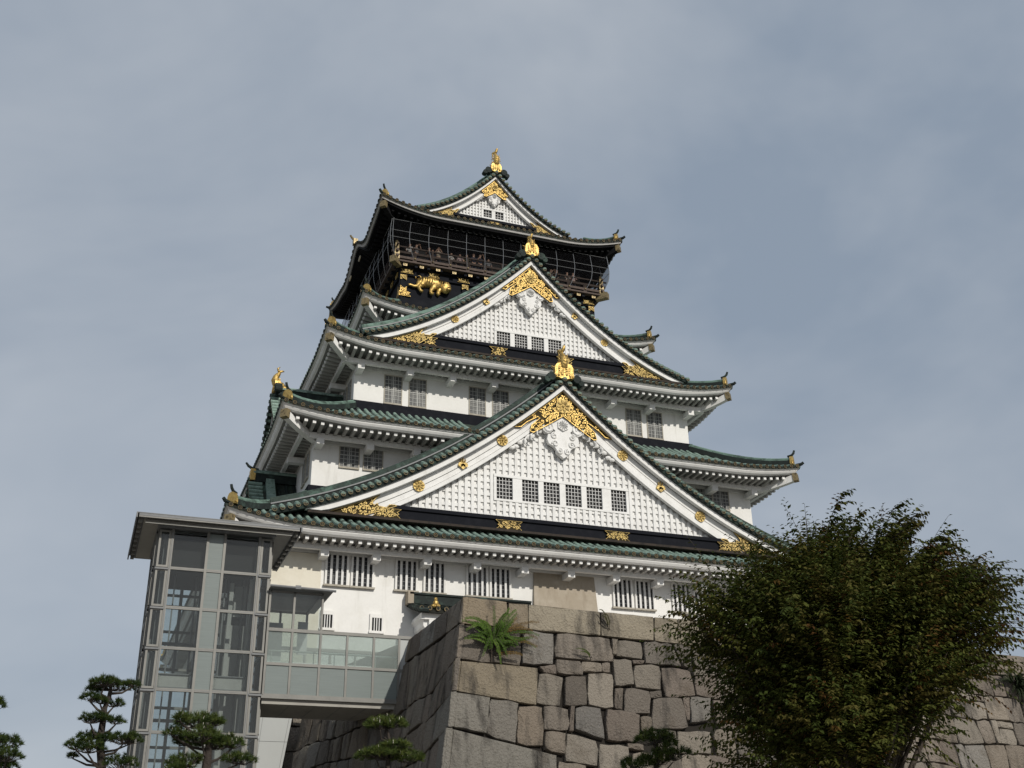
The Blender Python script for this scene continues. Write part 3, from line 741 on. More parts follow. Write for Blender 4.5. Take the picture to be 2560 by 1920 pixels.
    # --- gold end pieces and apex piece
    def out(x, o): return (x, prof(x)-o)
    for sg in (-1, 1):
        x0, x1, x2, x3 = ends         # outer tip, bottom knee, inner tip, upper tip
        zk = zl+.01; k_ = w_in/1.5; x0 = solve(zk+.03, w_out+.03)
        up_ = [out(x, w_out+.03) for x in np.linspace(x0, x3, 8)]
        low = [(x1, zk), (x2, prof(x2)-w_in+.02)]
        def rel_(dx, fr): return (x2+dx*k_, prof(x2+dx*k_)-w_out-fr*(w_in-w_out))
        inn = [rel_(.10, .86), rel_(.42, .72), rel_(.55, .82), rel_(.95, .60), rel_(1.05, .40), rel_(1.22, .46), rel_(1.30, .28), rel_(1.12, .14)]
        poly = [(x0, zk)]+low+inn+up_[::-1][:-1]
        poly = [(sg*p[0], p[1]) for p in poly]
        filigree('gold_fitting', poly, yi-.07, go, step=step*.86, seed=5+sg, gold='gold_flat')
    xa, xl_ = apex                     # upper arm tip, lower leg tip
    half = []
    n = 8
    upper = [out(xa*i/n, w_out+.04) for i in range(n+1)]
    xm = xa*.52
    notch = [(xa*.86, prof(xa*.86)-w_out-.34), (xa*.74, prof(xa*.74)-w_out-.30), (xm, prof(xm)-w_out-.46*(w_in/1.56)), (xm-.10, prof(xm-.1)-w_out-.62*(w_in/1.56)), (xl_+.12, prof(xl_+.12)-w_in+.42*(w_in/1.56)), (xl_+.20, prof(xl_+.20)-leg+.22)]
    lower = [(xl_*i/4, prof(xl_*i/4)-(vin+(leg-vin)*i/4)) for i in range(4, 0, -1)]
    right = upper+notch+lower
    poly = right+[(0, prof(0)-vin)]+[(-x, z) for x, z in reversed(right[1:])]
    ap = filigree('gold_fitting', poly, yi-.09, go, step=step, seed=9)
    rosette(0, za-vin*.71, yi-.16, step*1.45, go, 'flower', 'gold_flat')
    for k, x in enumerate(rosx):
        for sg in (-1, 1): rosette(sg*x, prof(x)-(w_out+w_in)/2+.13, yi-.03, step*1.05, go, 'flower' if k % 2 == rosx_par else 'leaf', 'gold_flat')
    # --- white pendant with scrolls and side leaves
    pd = MB(); s = ps; zc = za-vin+.28*s
    yp = yi-.03
    F0 = lambda u, v: (u, yp, v); F1 = lambda u, v: (u, yp+.26, v)
    halfp = [(0, 0), (.62, -.55), (.72, -.95), (.45, -1.2), (.62, -1.38), (.92, -1.45), (.98, -1.75), (.88, -2.0), (.55, -2.15), (.42, -2.32), (.40, -2.52), (.18, -2.68), (0, -2.82)]
    pol = [(u*s, zc+v*s) for u, v in halfp]+[(-u*s, zc+v*s) for u, v in reversed(halfp[1:-1])]
    pd.prism(pol, F0, F1)
    for sg in (-1, 1):
        for (u, v, rr, a0, hd) in ((.92, -1.02, .34, pi*.6, 1), (.55, -1.50, .20, pi/2, -1), (.50, -1.98, .20, 0, 1), (.24, -2.42, .19, pi/2, 1)):
            c = (sg*u*s, zc+v*s); pts = []
            for i in range(14):
                t = i/13; a = (a0+hd*2*pi*1.3*t); q = rr*s*(1-.75*t); pts.append((c[0]+sg*cos(a)*q, yp-.03, c[1]+sin(a)*q))
            pd.tube(pts, .05*s, 5)
        pd.prism([(sg*(.92+.34*cos(t))*s, zc+(-1.02+.36*sin(t))*s) for t in np.linspace(0, 2*pi, 13)[:-1]], lambda u, v: (u, yp-.01, v), F1)
        for i in range(9):            # acanthus leaves along the board
            x = (1.15+i*.24)*s; zz = prof(x)-w_in-.02*s-(.16 if i % 2 else .06)*s
            pd.sphere((sg*x, yp+.12, zz-.05*s), .20*s, .11, (.25-.017*i)*s, 7, 5)
        for i in range(4):
            x = (1.2+i*.38)*s; z1_ = prof(x)-w_in-.02
            pd.tube([(sg*(x-.1*s), yp-.03, z1_-.02), (sg*(x+.05*s), yp-.07, z1_-.22*s), (sg*(x+.02*s), yp-.02, z1_-.42*s), (sg*(x-.12*s), yp, z1_-.46*s)], [.03*s, .07*s, .05*s, .02*s], 5)
    pd.build('gable_pendant', 'trim', go)
    hx = MB(); zc2 = zc-.82*s
    hx.prism([(cos(pi/6+pi/3*i)*.36*s, zc2+sin(pi/6+pi/3*i)*.36*s) for i in range(6)], lambda u, v: (u, yp-.10, v), lambda u, v: (u, yp, v))
    for i in range(6):
        a = pi/6+pi/3*i+.52
        for k in (-.28, .28): hx.bar((cos(a+k)*.10*s, yp-.12, zc2+sin(a+k)*.10*s), (cos(a+k)*.27*s, yp-.12, zc2+sin(a+k)*.27*s), .045*s, .05, 1, up=(0, 1, 0))
    hx.sphere((0, yp-.1, zc2), .09*s, .08, .09*s, 8, 5, 1)
    hx.build('crest', ['trim', 'grille'], go)
    # --- gable roof: slopes, verge rolls with discs, descending and top ridge
    rf = MB(); n = 30; xq = solve(zb, 0)
    for sg in (-1, 1):
        X = [xq*i/n for i in range(n+1)]
        rows = [[(sg*x, y, prof(x)+dz) for x in X] for y, dz in ((yo-.22, .02), (yo+.3, .24), (yo+1.1, .24), (yo+1.4, .02), (yb, .02))]
        rf.loft(rows, 0)
        rf.strip([(sg*x, yo-.20, prof(x)+.02) for x in X], [(sg*x, yo-.14, prof(x)-.14) for x in X], 2)
        rf.strip([(sg*x, yo-.14, prof(x)-.14) for x in X], [(sg*x, yo+.05, prof(x)-.14) for x in X], 2)
        # rolls
        s_ = .0; x = .0; acc = 0
        L_ = 0; px = 0
        while x < xq:
            dzdx = (prof(x+.01)-prof(x))/.01; dx = .40/sqrt(1+dzdx*dzdx)
            c = Vector((sg*x, yo-.26, prof(x)+.07))
            if not (x == 0 and sg == 1):
                rf.tube([c, c+Vector((0, .52, .24))], .135, 8, 1)
                rf.disc(c+Vector((0, -.004, 0)), (0, -1, 0), .125, 10, 3); rf.disc(c+Vector((0, -.014, 0)), (0, -1, 0), .125, 12, 4, .092); rf.disc(c+Vector((0, -.016, 0)), (0, -1, 0), .03, 6, 4)
            x += dx
        # rolls running down the slope behind the descending ridge
        y = yo+1.7
        while y < yb-.1:
            rf.tube([(sg*xx, y, prof(xx)+.03) for xx in np.linspace(.3, xq-.05, 9)], .10, 6, 1); y += .46
    ro = rf.build('gable_roof', ['tile_pan', 'tile', 'tile_dark', 'disc', 'ring'], castle)
    for sg in (-1, 1):
        X = np.linspace(.25, xq+.05, 26); dr = MB(); h = ridge_h
        for i in range(25):
            p = Vector((sg*X[i], yo+.92, prof(X[i]))); q = Vector((sg*X[i+1], yo+.92, prof(X[i+1])))
            nrm = Vector((0, 0, 1))
            dr.bar(p+nrm*(h*.36), q+nrm*(h*.36), .52, h*.72, 1)
            dr.bar(p+nrm*(h*.70), q+nrm*(h*.70), .62, .07, 2)
            dr.bar(p+nrm*(h*.83), q+nrm*(h*.83), .44, h*.22, 0)
        dr.tube([(sg*x, yo+.92, prof(x)+h) for x in X], .12, 7, 0)
        dr.build('descending_ridge', [rmat, 'tile_dark', 'steel_dark'], ro)
    tr = MB(); zt = za+.05
    tr.box(-.30, .30, yo+.05, yb, zt-.25, zt+.42, 1); tr.box(-.37, .37, yo+.02, yb, zt+.42, zt+.52, 0); tr.tube([(0, yo-.02, zt+.60), (0, yb, zt+.60)], .15, 8, 0)
    tr.build('ridge', ['ridge', 'tile_dark'], ro)
    fish_finial((0, yo+.02, za+.20), fs[0], ro, plate_w=fs[1], plate_h=fs[2])
    return go, prof

rosx_par = 0
build_gable(18.50, 9.0, 16.0, 5.3, -17.80, -17.42, -17.05, -12.3, 10.22, 9.32, .46, 1.50, (3.68, 5.98, 8.42),
            [(-3.92, -2.98), (-2.42, -1.46), (-1.14, -.18), (.18, 1.14), (1.46, 2.42), (2.98, 3.92)], (11.24, 12.54), .365,
            (13.95, 11.35, 9.60, 10.5), (3.0, 1.85), .31, [(-10.95, -9.35), (-4.15, -2.6), (2.25, 3.8), (9.35, 10.95)], .95, (.98, 1.28, .95), 'ridge_dark', 2.05, 1.66, 1.0)
rosx_par = 0
build_gable(29.42, 22.12, 10.75, 4.2, -13.25, -12.92, -12.52, -7.0, 23.06, 22.02, .46, 1.22, (5.08, 3.02),
            [(-2.2, -1.3), (-1.0, -.14), (.14, 1.0), (1.3, 2.2)], (22.95, 24.1), .30,
            (9.0, 7.45, 6.25, 6.85), (2.0, 1.3), .24, [(-7.2, -6.2), (-2.85, -1.65), (1.65, 2.85), (6.2, 7.2)], .95, (.78, 1.02, .88), 'ridge', 2.0, 1.55, .77, .17)
build_gable(40.55, 36.30, 5.65, 2.35, -6.55, -6.22, -5.92, 6.5, 36.98, 36.12, .36, .86, (),
            [(-.78, -.14), (.14, .78)], (37.04, 37.72), .24,
            (4.05, 3.4, 2.75, 3.2), (1.05, .68), .17, [(-.42, .42)], .80, (.98, .90, .72), 'ridge', 1.5, 1.2, .44, .36)
# ------------------------------------------------------------------ black top storey
FZ = 31.08                                    # balcony floor
m = MB(); m.box(-7.05, 7.05, -7.05, 7.05, 26.6, 30.28)
for sx in (-1, 1):
    for x in (7.02, 2.55): m.box(sx*x-.22, sx*x+.22, -7.16, -7.04, 27.0, 30.25, 0)
m.box(-7.12, 7.12, -7.13, -7.04, 27.9, 28.62, 0)
for y in (-7.0, -2.4, 2.4): m.box(-7.16, -7.04, y-.22, y+.22, 27.0, 30.25)
tw = m.build('wall', 'black', castle)
m = MB(); m.box(-7.2, 7.2, -7.2, 7.2, 30.282, 30.72); m.box(-7.36, 7.36, -7.36, 7.36, 30.722, 30.96, 1)
for k in range(17):
    a = -7.1+14.2*k/16
    m.box(a-.10, a+.10, -7.62, -7.2, 30.73, 30.93); m.box(-7.62, -7.2, a-.10, a+.10, 30.73, 30.93)
m.build('balcony_beam', ['black', 'black_wood'], castle)
fl = MB(); fl.box(-7.78, 7.78, -7.78, 7.78, 30.962, FZ); bal = fl.build('balcony', 'rail', castle)
m = MB(); m.box(-6.5, 6.5, -6.35, 6.35, FZ+.002, 34.2); m.build('wall', 'dark_room', castle)
m = MB()
for x in (-6.4, -3.2, -1.1, 1.1, 3.2, 6.4): m.box(x-.14, x+.14, -6.42, -6.3, FZ, 34.1)
m.box(-6.6, 6.6, -6.46, -6.352, 33.4, 33.7); m.build('post', 'black_wood', castle)
# railing
def rail_line(y, side):
    r = MB(); E = 7.62
    def B(a0, a1, o0, o1, z0, z1, mat=0):
        if side == 'front': r.box(a0, a1, o0, o1, z0, z1, mat)
        elif side == 'left': r.box(o0, o1, a0, a1, z0, z1, mat)
        else: r.box(-o1, -o0, a0, a1, z0, z1, mat)
    B(-E-.45, E+.45, -E-.05, -E+.05, 32.14, 32.23); B(-E-.35, E+.35, -E-.07, -E+.07, 31.66, 31.82); B(-E-.30, E+.30, -E-.09, -E+.09, 31.24, 31.42)
    n = 13
    for k in range(n):
        a = -E+2*E*k/(n-1); B(a-.13, a+.13, -E-.06, -E+.06, FZ, 31.66)
        if k % 2 == 0: B(a-.07, a+.07, -E-.05, -E+.05, 31.82, 32.14)
    o = r.build('railing', 'rail', bal)
    g = MB(); r = g
    for k in range(n):
        a = -E+2*E*k/(n-1)
        c = {'front': (a, -E-.11, 31.33), 'left': (-E-.11, a, 31.33), 'right': (E+.11, a, 31.33)}[side]
        g.sphere(c, .07, .07, .07, 6, 4)
    g.build('rail_stud', 'gold_dull', bal)
for sd_ in ('front', 'left', 'right'): rail_line(0, sd_)
for sx in (-1, 1):
    g = MB(); c = Vector((sx*7.7, -7.7, 30.92)); d = Vector((sx, -1, 0)).normalized()
    g.bar(c-d*.5, c+d*.42, .42, .46, 0); g.disc(c+d*.43, d, .17, 10, 0, .10)
    g.box(sx*7.62-.13, sx*7.62+.13, -7.75, -7.49, 31.1, 32.35); g.sphere((sx*7.62, -7.62, 32.48), .12, .12, .16, 8, 6)
    g.box(sx*7.62-.17, sx*7.62+.17, -7.79, -7.45, 31.5, 31.78)
    g.box(sx*7.62-.17, sx*7.62+.17, -7.79, -7.45, 31.15, 31.4)
    g.build('corner_fitting', 'gold_dull', bal)
# gold squares and plates on the beams
k = 0
for i in range(13):
    x = -7.0+14.0*i/12*1.0
    g = MB(); g.box(x-.14, x+.14, -7.66, -7.62, 30.72, 30.96); g.disc((x, -7.663, 30.84), (0, -1, 0), .08, 8, 1, .045); g.build('gold_square', ['gold_dull', 'bronze'], castle)
for x0, x1 in ((-7.2, -6.3), (-5.25, -4.45), (-3.15, -2.25), (2.25, 3.15), (4.45, 5.25), (6.3, 7.2)):
    k += 1; band_plate(x0, x1, 30.38, 30.72, -7.22, castle, 60+k)
for x in (-6.98, -2.58, 2.58, 6.98):
    filigree('gold_fitting', [(x-.22, 30.24), (x-.22, 29.86), (x, 29.98), (x+.22, 29.86), (x+.22, 30.24)], -7.18, castle, step=.12, rim=.03, seed=3, gold='gold_flat')
    filigree('gold_fitting', [(x-.30, 28.62), (x+.55, 28.62), (x+.36, 28.80), (x+.5, 28.92), (x+.20, 28.98), (x+.24, 29.36), (x+.05, 29.18), (x-.20, 29.40), (x-.22, 29.0), (x-.30, 28.9)], -7.18, castle, step=.15, rim=.035, seed=4)
for x0, x1 in ((-5.3, -4.5), (4.5, 5.3)): filigree('gold_fitting', [(x0, 30.16), (x0+.12, 30.06), (x0+.3, 30.04), ((x0+x1)/2, 29.98), (x1-.3, 30.04), (x1-.12, 30.06), (x1, 30.16), (x1-.1, 30.28), (x0+.1, 30.28)], -7.18, castle, step=.12, rim=.03, seed=8, gold='gold_flat')
# left-side fittings
for y in (-6.9, -2.4, 2.4): filigree('gold_fitting', [(y-.3, 28.62), (y+.5, 28.62), (y+.25, 28.95), (y+.1, 29.5), (y-.25, 29.0)], 0, castle, step=.15, rim=.035, seed=4, axis=lambda u, v, o: (-7.18-o, u, v))
for y in (-6.4, -5.1, -3.8, -2.4, -1.2, 0): filigree('gold_fitting', [(y-.2, 30.36), (y+.2, 30.36), (y+.3, 30.70), (y-.3, 30.70)], 0, castle, step=.13, rim=.03, seed=4, axis=lambda u, v, o: (-7.22-o, u, v))

# gold tiger in relief, tail up at the left, head low at the right
def tiger(sx=1, x_off=0.0):
    mb = MB(); y = -7.05
    T = lambda x, z, o=.0: (sx*(x+x_off), y-o, z)
    def limb(pts, rad, o=.10): mb.tube([T(p[0], p[1], o+(p[2] if len(p) > 2 else 0)) for p in pts], rad, 9)
    limb([(-5.95, 29.93), (-5.55, 29.98), (-5.1, 30.02), (-4.7, 29.93), (-4.3, 29.80)], [.27, .41, .40, .46, .38], .04)       # trunk
    limb([(-5.75, 29.96), (-5.9, 29.75), (-6.02, 29.52), (-6.25, 29.49), (-6.50, 29.56), (-6.62, 29.52)], [.26, .21, .13, .10, .09, .10], .16)   # far hind leg
    limb([(-5.6, 29.86), (-5.72, 29.62), (-5.92, 29.45), (-5.80, 29.22), (-5.62, 29.13)], [.28, .22, .14, .11, .11], .20)    # near hind leg
    limb([(-4.75, 29.80), (-4.92, 29.52), (-5.05, 29.30), (-5.06, 29.14), (-4.86, 29.08)], [.26, .19, .14, .13, .12], .22)     # fore leg
    limb([(-4.35, 29.70), (-4.45, 29.42), (-4.55, 29.22), (-4.42, 29.12)], [.24, .18, .13, .13], .12)
    limb([(-5.9, 30.05), (-5.72, 30.22), (-5.78, 30.38), (-5.98, 30.40), (-6.12, 30.28), (-6.10, 30.14)], [.09, .08, .075, .07, .065, .03], .08)   # tail
    mb.sphere(T(-4.02, 29.72, .24), .42, .26, .46, 12, 9); mb.sphere(T(-3.86, 29.52, .42), .20, .16, .17, 9, 6)              # head, muzzle
    for dx in (-.24, .16): mb.sphere(T(-4.02+dx, 30.06, .28), .10, .06, .11, 7, 5)
    o = mb.build('tiger_relief', 'gold', castle, smooth=True)
    st = MB()
    for i in range(11):
        x = -5.85+i*.165; z = 30.02+.06*sin(i); 
        st.tube([T(x-.05, z+.27-.02*abs(i-5), .33), T(x+.02, z+.04, .45+.03*(i > 7)), T(x-.03, z-.2, .42)], [.018, .042, .015], 4)
    for dx in (-.17, -.02): st.sphere(T(-3.97+dx, 29.74, .475), .045, .03, .03, 6, 4)
    st.tube([T(-4.02, 29.45, .55), T(-3.88, 29.42, .585), T(-3.72, 29.46, .54)], .022, 4); st.sphere(T(-3.87, 29.60, .585), .06, .03, .035, 6, 4)
    for dx, dz in ((-.26, .22), (-.1, .3), (.1, .3)): st.tube([T(-4.02+dx, 29.72+dz, .43), T(-4.0+dx*.5, 29.72+dz*.7, .475)], .022, 4)
    st.build('stripes', 'bronze', o)
tiger(); tiger(-1)

# cable cage round the balcony
cg = MB(); CZ0, CZ1 = FZ+.05, 34.12
prof_c = [(0, .52), (.18, .60), (.40, .66), (.62, .60), (.80, .36), (.93, .10), (1.0, .02)]      # (drop fraction, bulge)
E_ = 7.62
def cage_pt(side, a, f):
    f_ = f*(len(prof_c)-1); 
    for i in range(len(prof_c)-1):
        if prof_c[i][0] <= f <= prof_c[i+1][0]:
            t = (f-prof_c[i][0])/(prof_c[i+1][0]-prof_c[i][0]); b = prof_c[i][1]*(1-t)+prof_c[i+1][1]*t
    z = CZ1-(CZ1-CZ0)*f
    if side == 'front': return (a*(E_+b*.9)/E_, -E_-b*.55, z)
    if side == 'left': return (-E_-b*.55-.1, a*(E_+b*.9)/E_, z)
    return (E_+b*.55+.1, a*(E_+b*.9)/E_, z)
for side in ('front', 'left', 'right'):
    n = 13
    for k in range(n):
        a = -E_+2*E_*k/(n-1); cg.tube([cage_pt(side, a, f) for f in (0, .1, .25, .4, .55, .65, .75, .85, .93, 1)], .017, 5)
    for f in (0, .30, .48): cg.tube([cage_pt(side, -E_+2*E_*k/24, f) for k in range(25)], .015, 5)
cgo = cg.build('safety_cage', 'cage', castle)
nm = MB()
for side in ('front', 'left', 'right'):
    nm.loft([[cage_pt(side, -E_+2*E_*k/24, f) for k in range(25)] for f in (0, .1, .25, .4, .55, .65, .75, .85, .93, 1)])
nm.build('netting', 'net', cgo)
# undulating gable ornament on the side eaves of the top roof
for sx in (-1, 1):
    m = MB(); m.box(sx*9.1-.16, sx*9.1+.16, -.9, -.5, 36.05, 36.5); 
    m.tube([(sx*9.1, -.7, 36.45), (sx*9.3, -.7, 36.55), (sx*9.5, -.7, 36.8)], [.1, .09, .07], 6)
    m.build('eave_ornament', 'gold_dull', castle)
    for y in (-2.2, .8): m = MB(); m.sphere((sx*9.02, y, 34.0), .06, .35, .2, 8, 5); m.build('eave_fitting', 'gold_dull', castle)

# ------------------------------------------------------------------ twin gables on the left (west) flank
def side_gable(xo, yc, za, zb, half, xback, fish, plate):
    H = za-zb; pf = lambda a: za-H*min(1.1, abs(a)/half)-.13*H*(abs(a)/half)*(1-min(1, abs(a)/half))*2
    rf = MB(); n = 14
    for sg in (-1, 1):
        Y = [half*i/n for i in range(n+1)]
        rf.loft([[(x, yc+sg*a, pf(a)) for a in Y] for x in (xo-.25, xo+.9, xback)], 0)
        rf.strip([(xo-.25, yc+sg*a, pf(a)) for a in Y], [(xo-.2, yc+sg*a, pf(a)-.2) for a in Y], 2)
        a = 0
        while a < half:
            sl = (pf(a+.01)-pf(a))/.01; c = Vector((xo-.28, yc+sg*a, pf(a)+.05))
            rf.tube([c, c+Vector((.8, 0, 0))], .12, 8, 1); rf.disc(c+Vector((-.01, 0, 0)), (-1, 0, 0), .13, 10, 4, .08); rf.disc(c+Vector((-.005, 0, 0)), (-1, 0, 0), .12, 10, 3)
            a += .40/sqrt(1+sl*sl)
        x = xo+1.45
        while x < xback: rf.tube([(x, yc+sg*a, pf(a)+.03) for a in np.linspace(.2, half, 7)], .10, 6, 2); x += .46
        # green descending ridge
        A = np.linspace(.2, half, 10)
        for i in range(9):
            p = Vector((xo+.95, yc+sg*A[i], pf(A[i])+.22)); q = Vector((xo+.95, yc+sg*A[i+1], pf(A[i+1])+.22)); rf.bar(p, q, .46, .42, 1)
    rf.box(xo, xback, yc-.26, yc+.26, za-.1, za+.38, 2); rf.box(xo-.02, xback, yc-.33, yc+.33, za+.382, za+.48, 1); rf.tube([(xo-.05, yc, za+.55), (xback, yc, za+.55)], .14, 8, 1)
    o = rf.build('gable_roof', ['tile_pan', 'tile', 'tile_dark', 'disc', 'ring'], castle)
    b = MB(); Y = np.linspace(0, half*.98, 16)
    for sg in (-1, 1):
        b.loft([[(xo+.02, yc+sg*a, pf(a)-.18) for a in Y], [(xo+.02, yc+sg*a, pf(a)-.85) for a in Y], [(xo+.22, yc+sg*a, pf(a)-.85) for a in Y], [(xo+.22, yc+sg*a, pf(a)-.18) for a in Y]], 0)
    b.add([(xo+.5, yc-half*.8, zb+.1), (xo+.5, yc+half*.8, zb+.1), (xo+.5, yc, za-.9)], [(0, 1, 2)])
    b.build('gable', 'soffit', o)
    if fish: fish_finial((xo+.1, yc, za+.35), .70, o, face=(-1, 0), plate_w=.9, plate_h=.8, fat=1.5)
    else:
        e = MB(); e.box(xo-.18, xo+.10, yc-.32, yc+.32, za-.05, za+.62); e.disc((xo-.19, yc, za+.3), (-1, 0, 0), .18, 10, 0, .1); e.build('ridge_end_plate', 'gold', o)
        e = MB(); e.tube([(xo+.3, yc, za+.68), (xo-.05, yc, za+.72), (xo-.30, yc, za+.86), (xo-.45, yc, za+1.05)], [.09, .09, .08, .06], 6); e.build('upturned_tile', 'tile_dark', o)
for sgn in (-1,):
    side_gable(-15.25, sgn*9.4, 19.0, 15.4, 3.6, -11.0, True, True)
    side_gable(-16.15, sgn*9.7, 13.45, 9.9, 3.4, -13.6, False, True)

# ------------------------------------------------------------------ entrance porch on the front wall
pr = MB(); x0, x1, yb_, yf, zr, ze = -8.75, -2.2, -17.0, -19.3, 5.1, 4.32
rows = []
for i in range(7):
    t = i/6; rows.append([(x0, yb_+.0-(yb_-yf+.0)*0+(yf-yb_)*t, zr-(zr-ze)*(t+.18*t*(1-t))), (x1, yb_+(yf-yb_)*t, zr-(zr-ze)*(t+.18*t*(1-t)))])
pr.loft(rows, 0)
def pz(t): return zr-(zr-ze)*(t+.18*t*(1-t))
k = 0; x = x0+.1
while x < x1:
    pr.tube([(x, yb_+(yf-.03-yb_)*t, pz(t)+.04) for t in np.linspace(.1, 1, 6)], .10, 6, 1); pr.disc((x, yf-.045, pz(1)+.04), (0, -1, 0), .115, 10, 4, .07); pr.disc((x, yf-.04, pz(1)+.04), (0, -1, 0), .11, 10, 3)
    x += .42
for t in np.linspace(.05, 1, 8): 
    c = Vector((x0-.05, yb_+(yf-yb_)*t, pz(t)-.06)); pr.tube([c, c+Vector((.5, 0, .02))], .11, 7, 1)
pr.box(x0, x1, yb_-.55, yb_-.05, zr-.1, zr+.36, 1); pr.box(x0-.04, x1, yb_-.62, yb_, zr+.362, zr+.46, 1)
pr.box(x0-.02, x1, yf+.04, yf+.2, ze-.16, ze-.02, 3)
porch = pr.build('porch_roof', ['tile_pan', 'tile_dark', 'tile_dark', 'disc', 'ring'], castle)
e = MB(); e.box(x0-.14, x0+.16, yb_-.62, yb_-.04, zr-.12, zr+.52); e.build('ridge_end_tile', 'beige', porch)
e = MB(); cc = (x0+.85, yf+.12, ze+.34); e.sphere(cc, .14, .14, .16, 9, 6); e.sphere((cc[0], cc[1], cc[2]+.20), .09, .09, .10, 8, 5); e.sphere((cc[0]-.1, cc[1], cc[2]-.14), .14, .12, .10, 8, 5); e.sphere((cc[0]+.12, cc[1], cc[2]-.12), .12, .12, .10, 8, 5); e.build('gold_ornament', 'gold', porch)
e = MB()
pts = [(-.0, 4.25), (-.05, 4.05), (.1, 3.85), (.12, 3.6), (.3, 3.4), (.34, 3.2), (.8, 3.2), (.8, 4.25)]
e.prism([(x0+.25+u, v) for u, v in pts], lambda u, v: (u, yf+.55, v), lambda u, v: (u, -17.02, v))
e.box(x0+.2, x1-.1, yf+.35, yf+.75, 3.9, 4.22); e.box(x0+.6, x0+.95, yf+.36, yf+.74, .3, 3.9); e.box(x1-.95, x1-.6, yf+.36, yf+.74, .3, 3.9)
e.build('porch_frame', 'trim', porch)
e = MB(); e.box(x0+1.0, x1-1.0, -17.1, -17.003, .2, 3.4); e.build('doorway', 'ledge', porch)
# ================================================================== stone platform in front of the keep
QUADS = [[(0.0,-0.0),(2.44,0.03),(2.38,0.95),(-0.1,0.97)],[(2.48,0.05),(5.3,0.03),(5.23,0.92),(2.4,0.95)],[(5.38,0.03),(7.57,0.0),(7.44,0.91),(5.26,0.93)],[(7.63,-0.0),(8.63,-0.03),(8.47,0.93),(7.49,0.92)],[(8.67,-0.04),(10.05,-0.05),(9.86,0.92),(8.49,0.94)],[(-0.14,1.01),(2.08,1.03),(1.98,2.26),(-0.34,2.2)],[(2.17,1.03),(3.33,1.03),(3.23,2.13),(2.07,2.17)],[(3.43,1.02),(5.6,1.01),(5.66,1.83),(3.31,1.87)],[(5.67,1.01),(5.89,1.01),(5.77,1.58),(5.63,1.57)],[(5.93,1.0),(6.93,1.01),(6.88,1.65),(5.81,1.61)],[(7.01,0.98),(8.2,0.98),(8.53,1.77),(6.95,1.79)],[(8.26,0.97),(9.01,0.99),(8.93,1.79),(8.56,1.78)],[(3.33,1.92),(4.28,1.94),(4.32,2.42),(3.36,2.41)],[(4.36,1.93),(5.13,1.93),(5.1,2.24),(4.37,2.29)],[(5.17,1.93),(5.48,1.9),(5.43,2.25),(5.13,2.24)],[(5.62,1.73),(6.39,1.72),(6.36,2.62),(5.59,2.71)],[(6.45,1.71),(6.92,1.69),(6.84,1.82),(6.48,1.84)],[(6.5,1.88),(7.55,1.84),(7.46,2.73),(6.41,2.71)],[(7.61,1.9),(8.84,1.9),(8.92,2.83),(7.61,2.96)],[(2.69,2.24),(3.3,2.14),(3.3,2.47),(2.86,2.42)],[(-0.41,2.25),(2.63,2.29),(2.46,3.55),(-0.53,3.26)],[(2.67,2.46),(3.57,2.54),(3.38,3.53),(2.51,3.48)],[(3.67,2.52),(4.47,2.43),(4.38,3.47),(3.52,3.52)],[(4.6,2.31),(5.56,2.28),(5.44,3.48),(4.46,3.44)],[(5.58,2.79),(5.9,2.77),(5.76,3.53),(5.48,3.47)],[(6.0,2.74),(6.98,2.8),(6.88,3.62),(5.81,3.58)],[(7.01,2.8),(7.47,2.74),(7.46,2.97),(7.01,3.03)],[(-0.59,3.3),(0.78,3.42),(0.59,4.58),(-0.74,4.41)],[(0.81,3.44),(1.79,3.55),(1.61,4.85),(0.61,4.6)],[(1.83,3.64),(2.7,3.6),(2.6,4.9),(1.68,4.85)],[(2.74,3.56),(3.69,3.61),(3.59,4.35),(2.69,4.36)],[(3.74,3.53),(3.88,3.53),(3.77,4.35),(3.62,4.35)],[(3.91,3.56),(4.91,3.51),(4.95,4.57),(3.83,4.3)],[(5.14,3.54),(6.42,3.67),(6.25,4.59),(5.02,4.6)],[(6.46,3.72),(6.9,3.69),(6.83,4.12),(6.44,4.22)],[(7.06,3.08),(8.29,2.97),(8.39,4.02),(6.88,4.12)],[(8.34,2.94),(8.63,2.9),(8.51,3.71),(8.39,3.71)],[(8.67,2.9),(9.53,2.87),(9.36,3.71),(8.52,3.81)],[(-0.81,4.47),(3.05,5.18),(2.95,6.14),(-1.06,6.01)],[(2.68,4.43),(3.46,4.44),(3.37,5.15),(2.64,5.01)],[(3.5,4.43),(4.63,4.62),(4.55,5.49),(3.37,5.35)],[(4.7,4.71),(5.81,4.78),(5.69,5.78),(4.57,5.73)],[(5.8,4.68),(6.4,4.66),(6.42,4.87),(5.8,4.83)],[(5.98,4.97),(6.88,4.93),(6.8,5.74),(5.93,5.73)],[(3.09,5.34),(4.12,5.46),(4.02,6.29),(3.0,6.14)],[(7.89,4.14),(9.28,4.12),(9.13,4.88),(7.82,4.89)],[(6.88,4.17),(7.83,4.14),(7.77,4.84),(7.01,4.82)]]
P0 = Vector((-12, -36.3, .5)); UX = Vector((1, .1, 0)).normalized(); DV = Vector((0, -.16, -1)).normalized(); LEAN = .165
PALETTE = [(.21, .172, .128), (.20, .17, .132), (.16, .126, .098), (.225, .19, .146), (.15, .128, .104), (.185, .152, .118), (.195, .176, .15), (.172, .138, .105), (.178, .143, .106), (.145, .12, .095)]
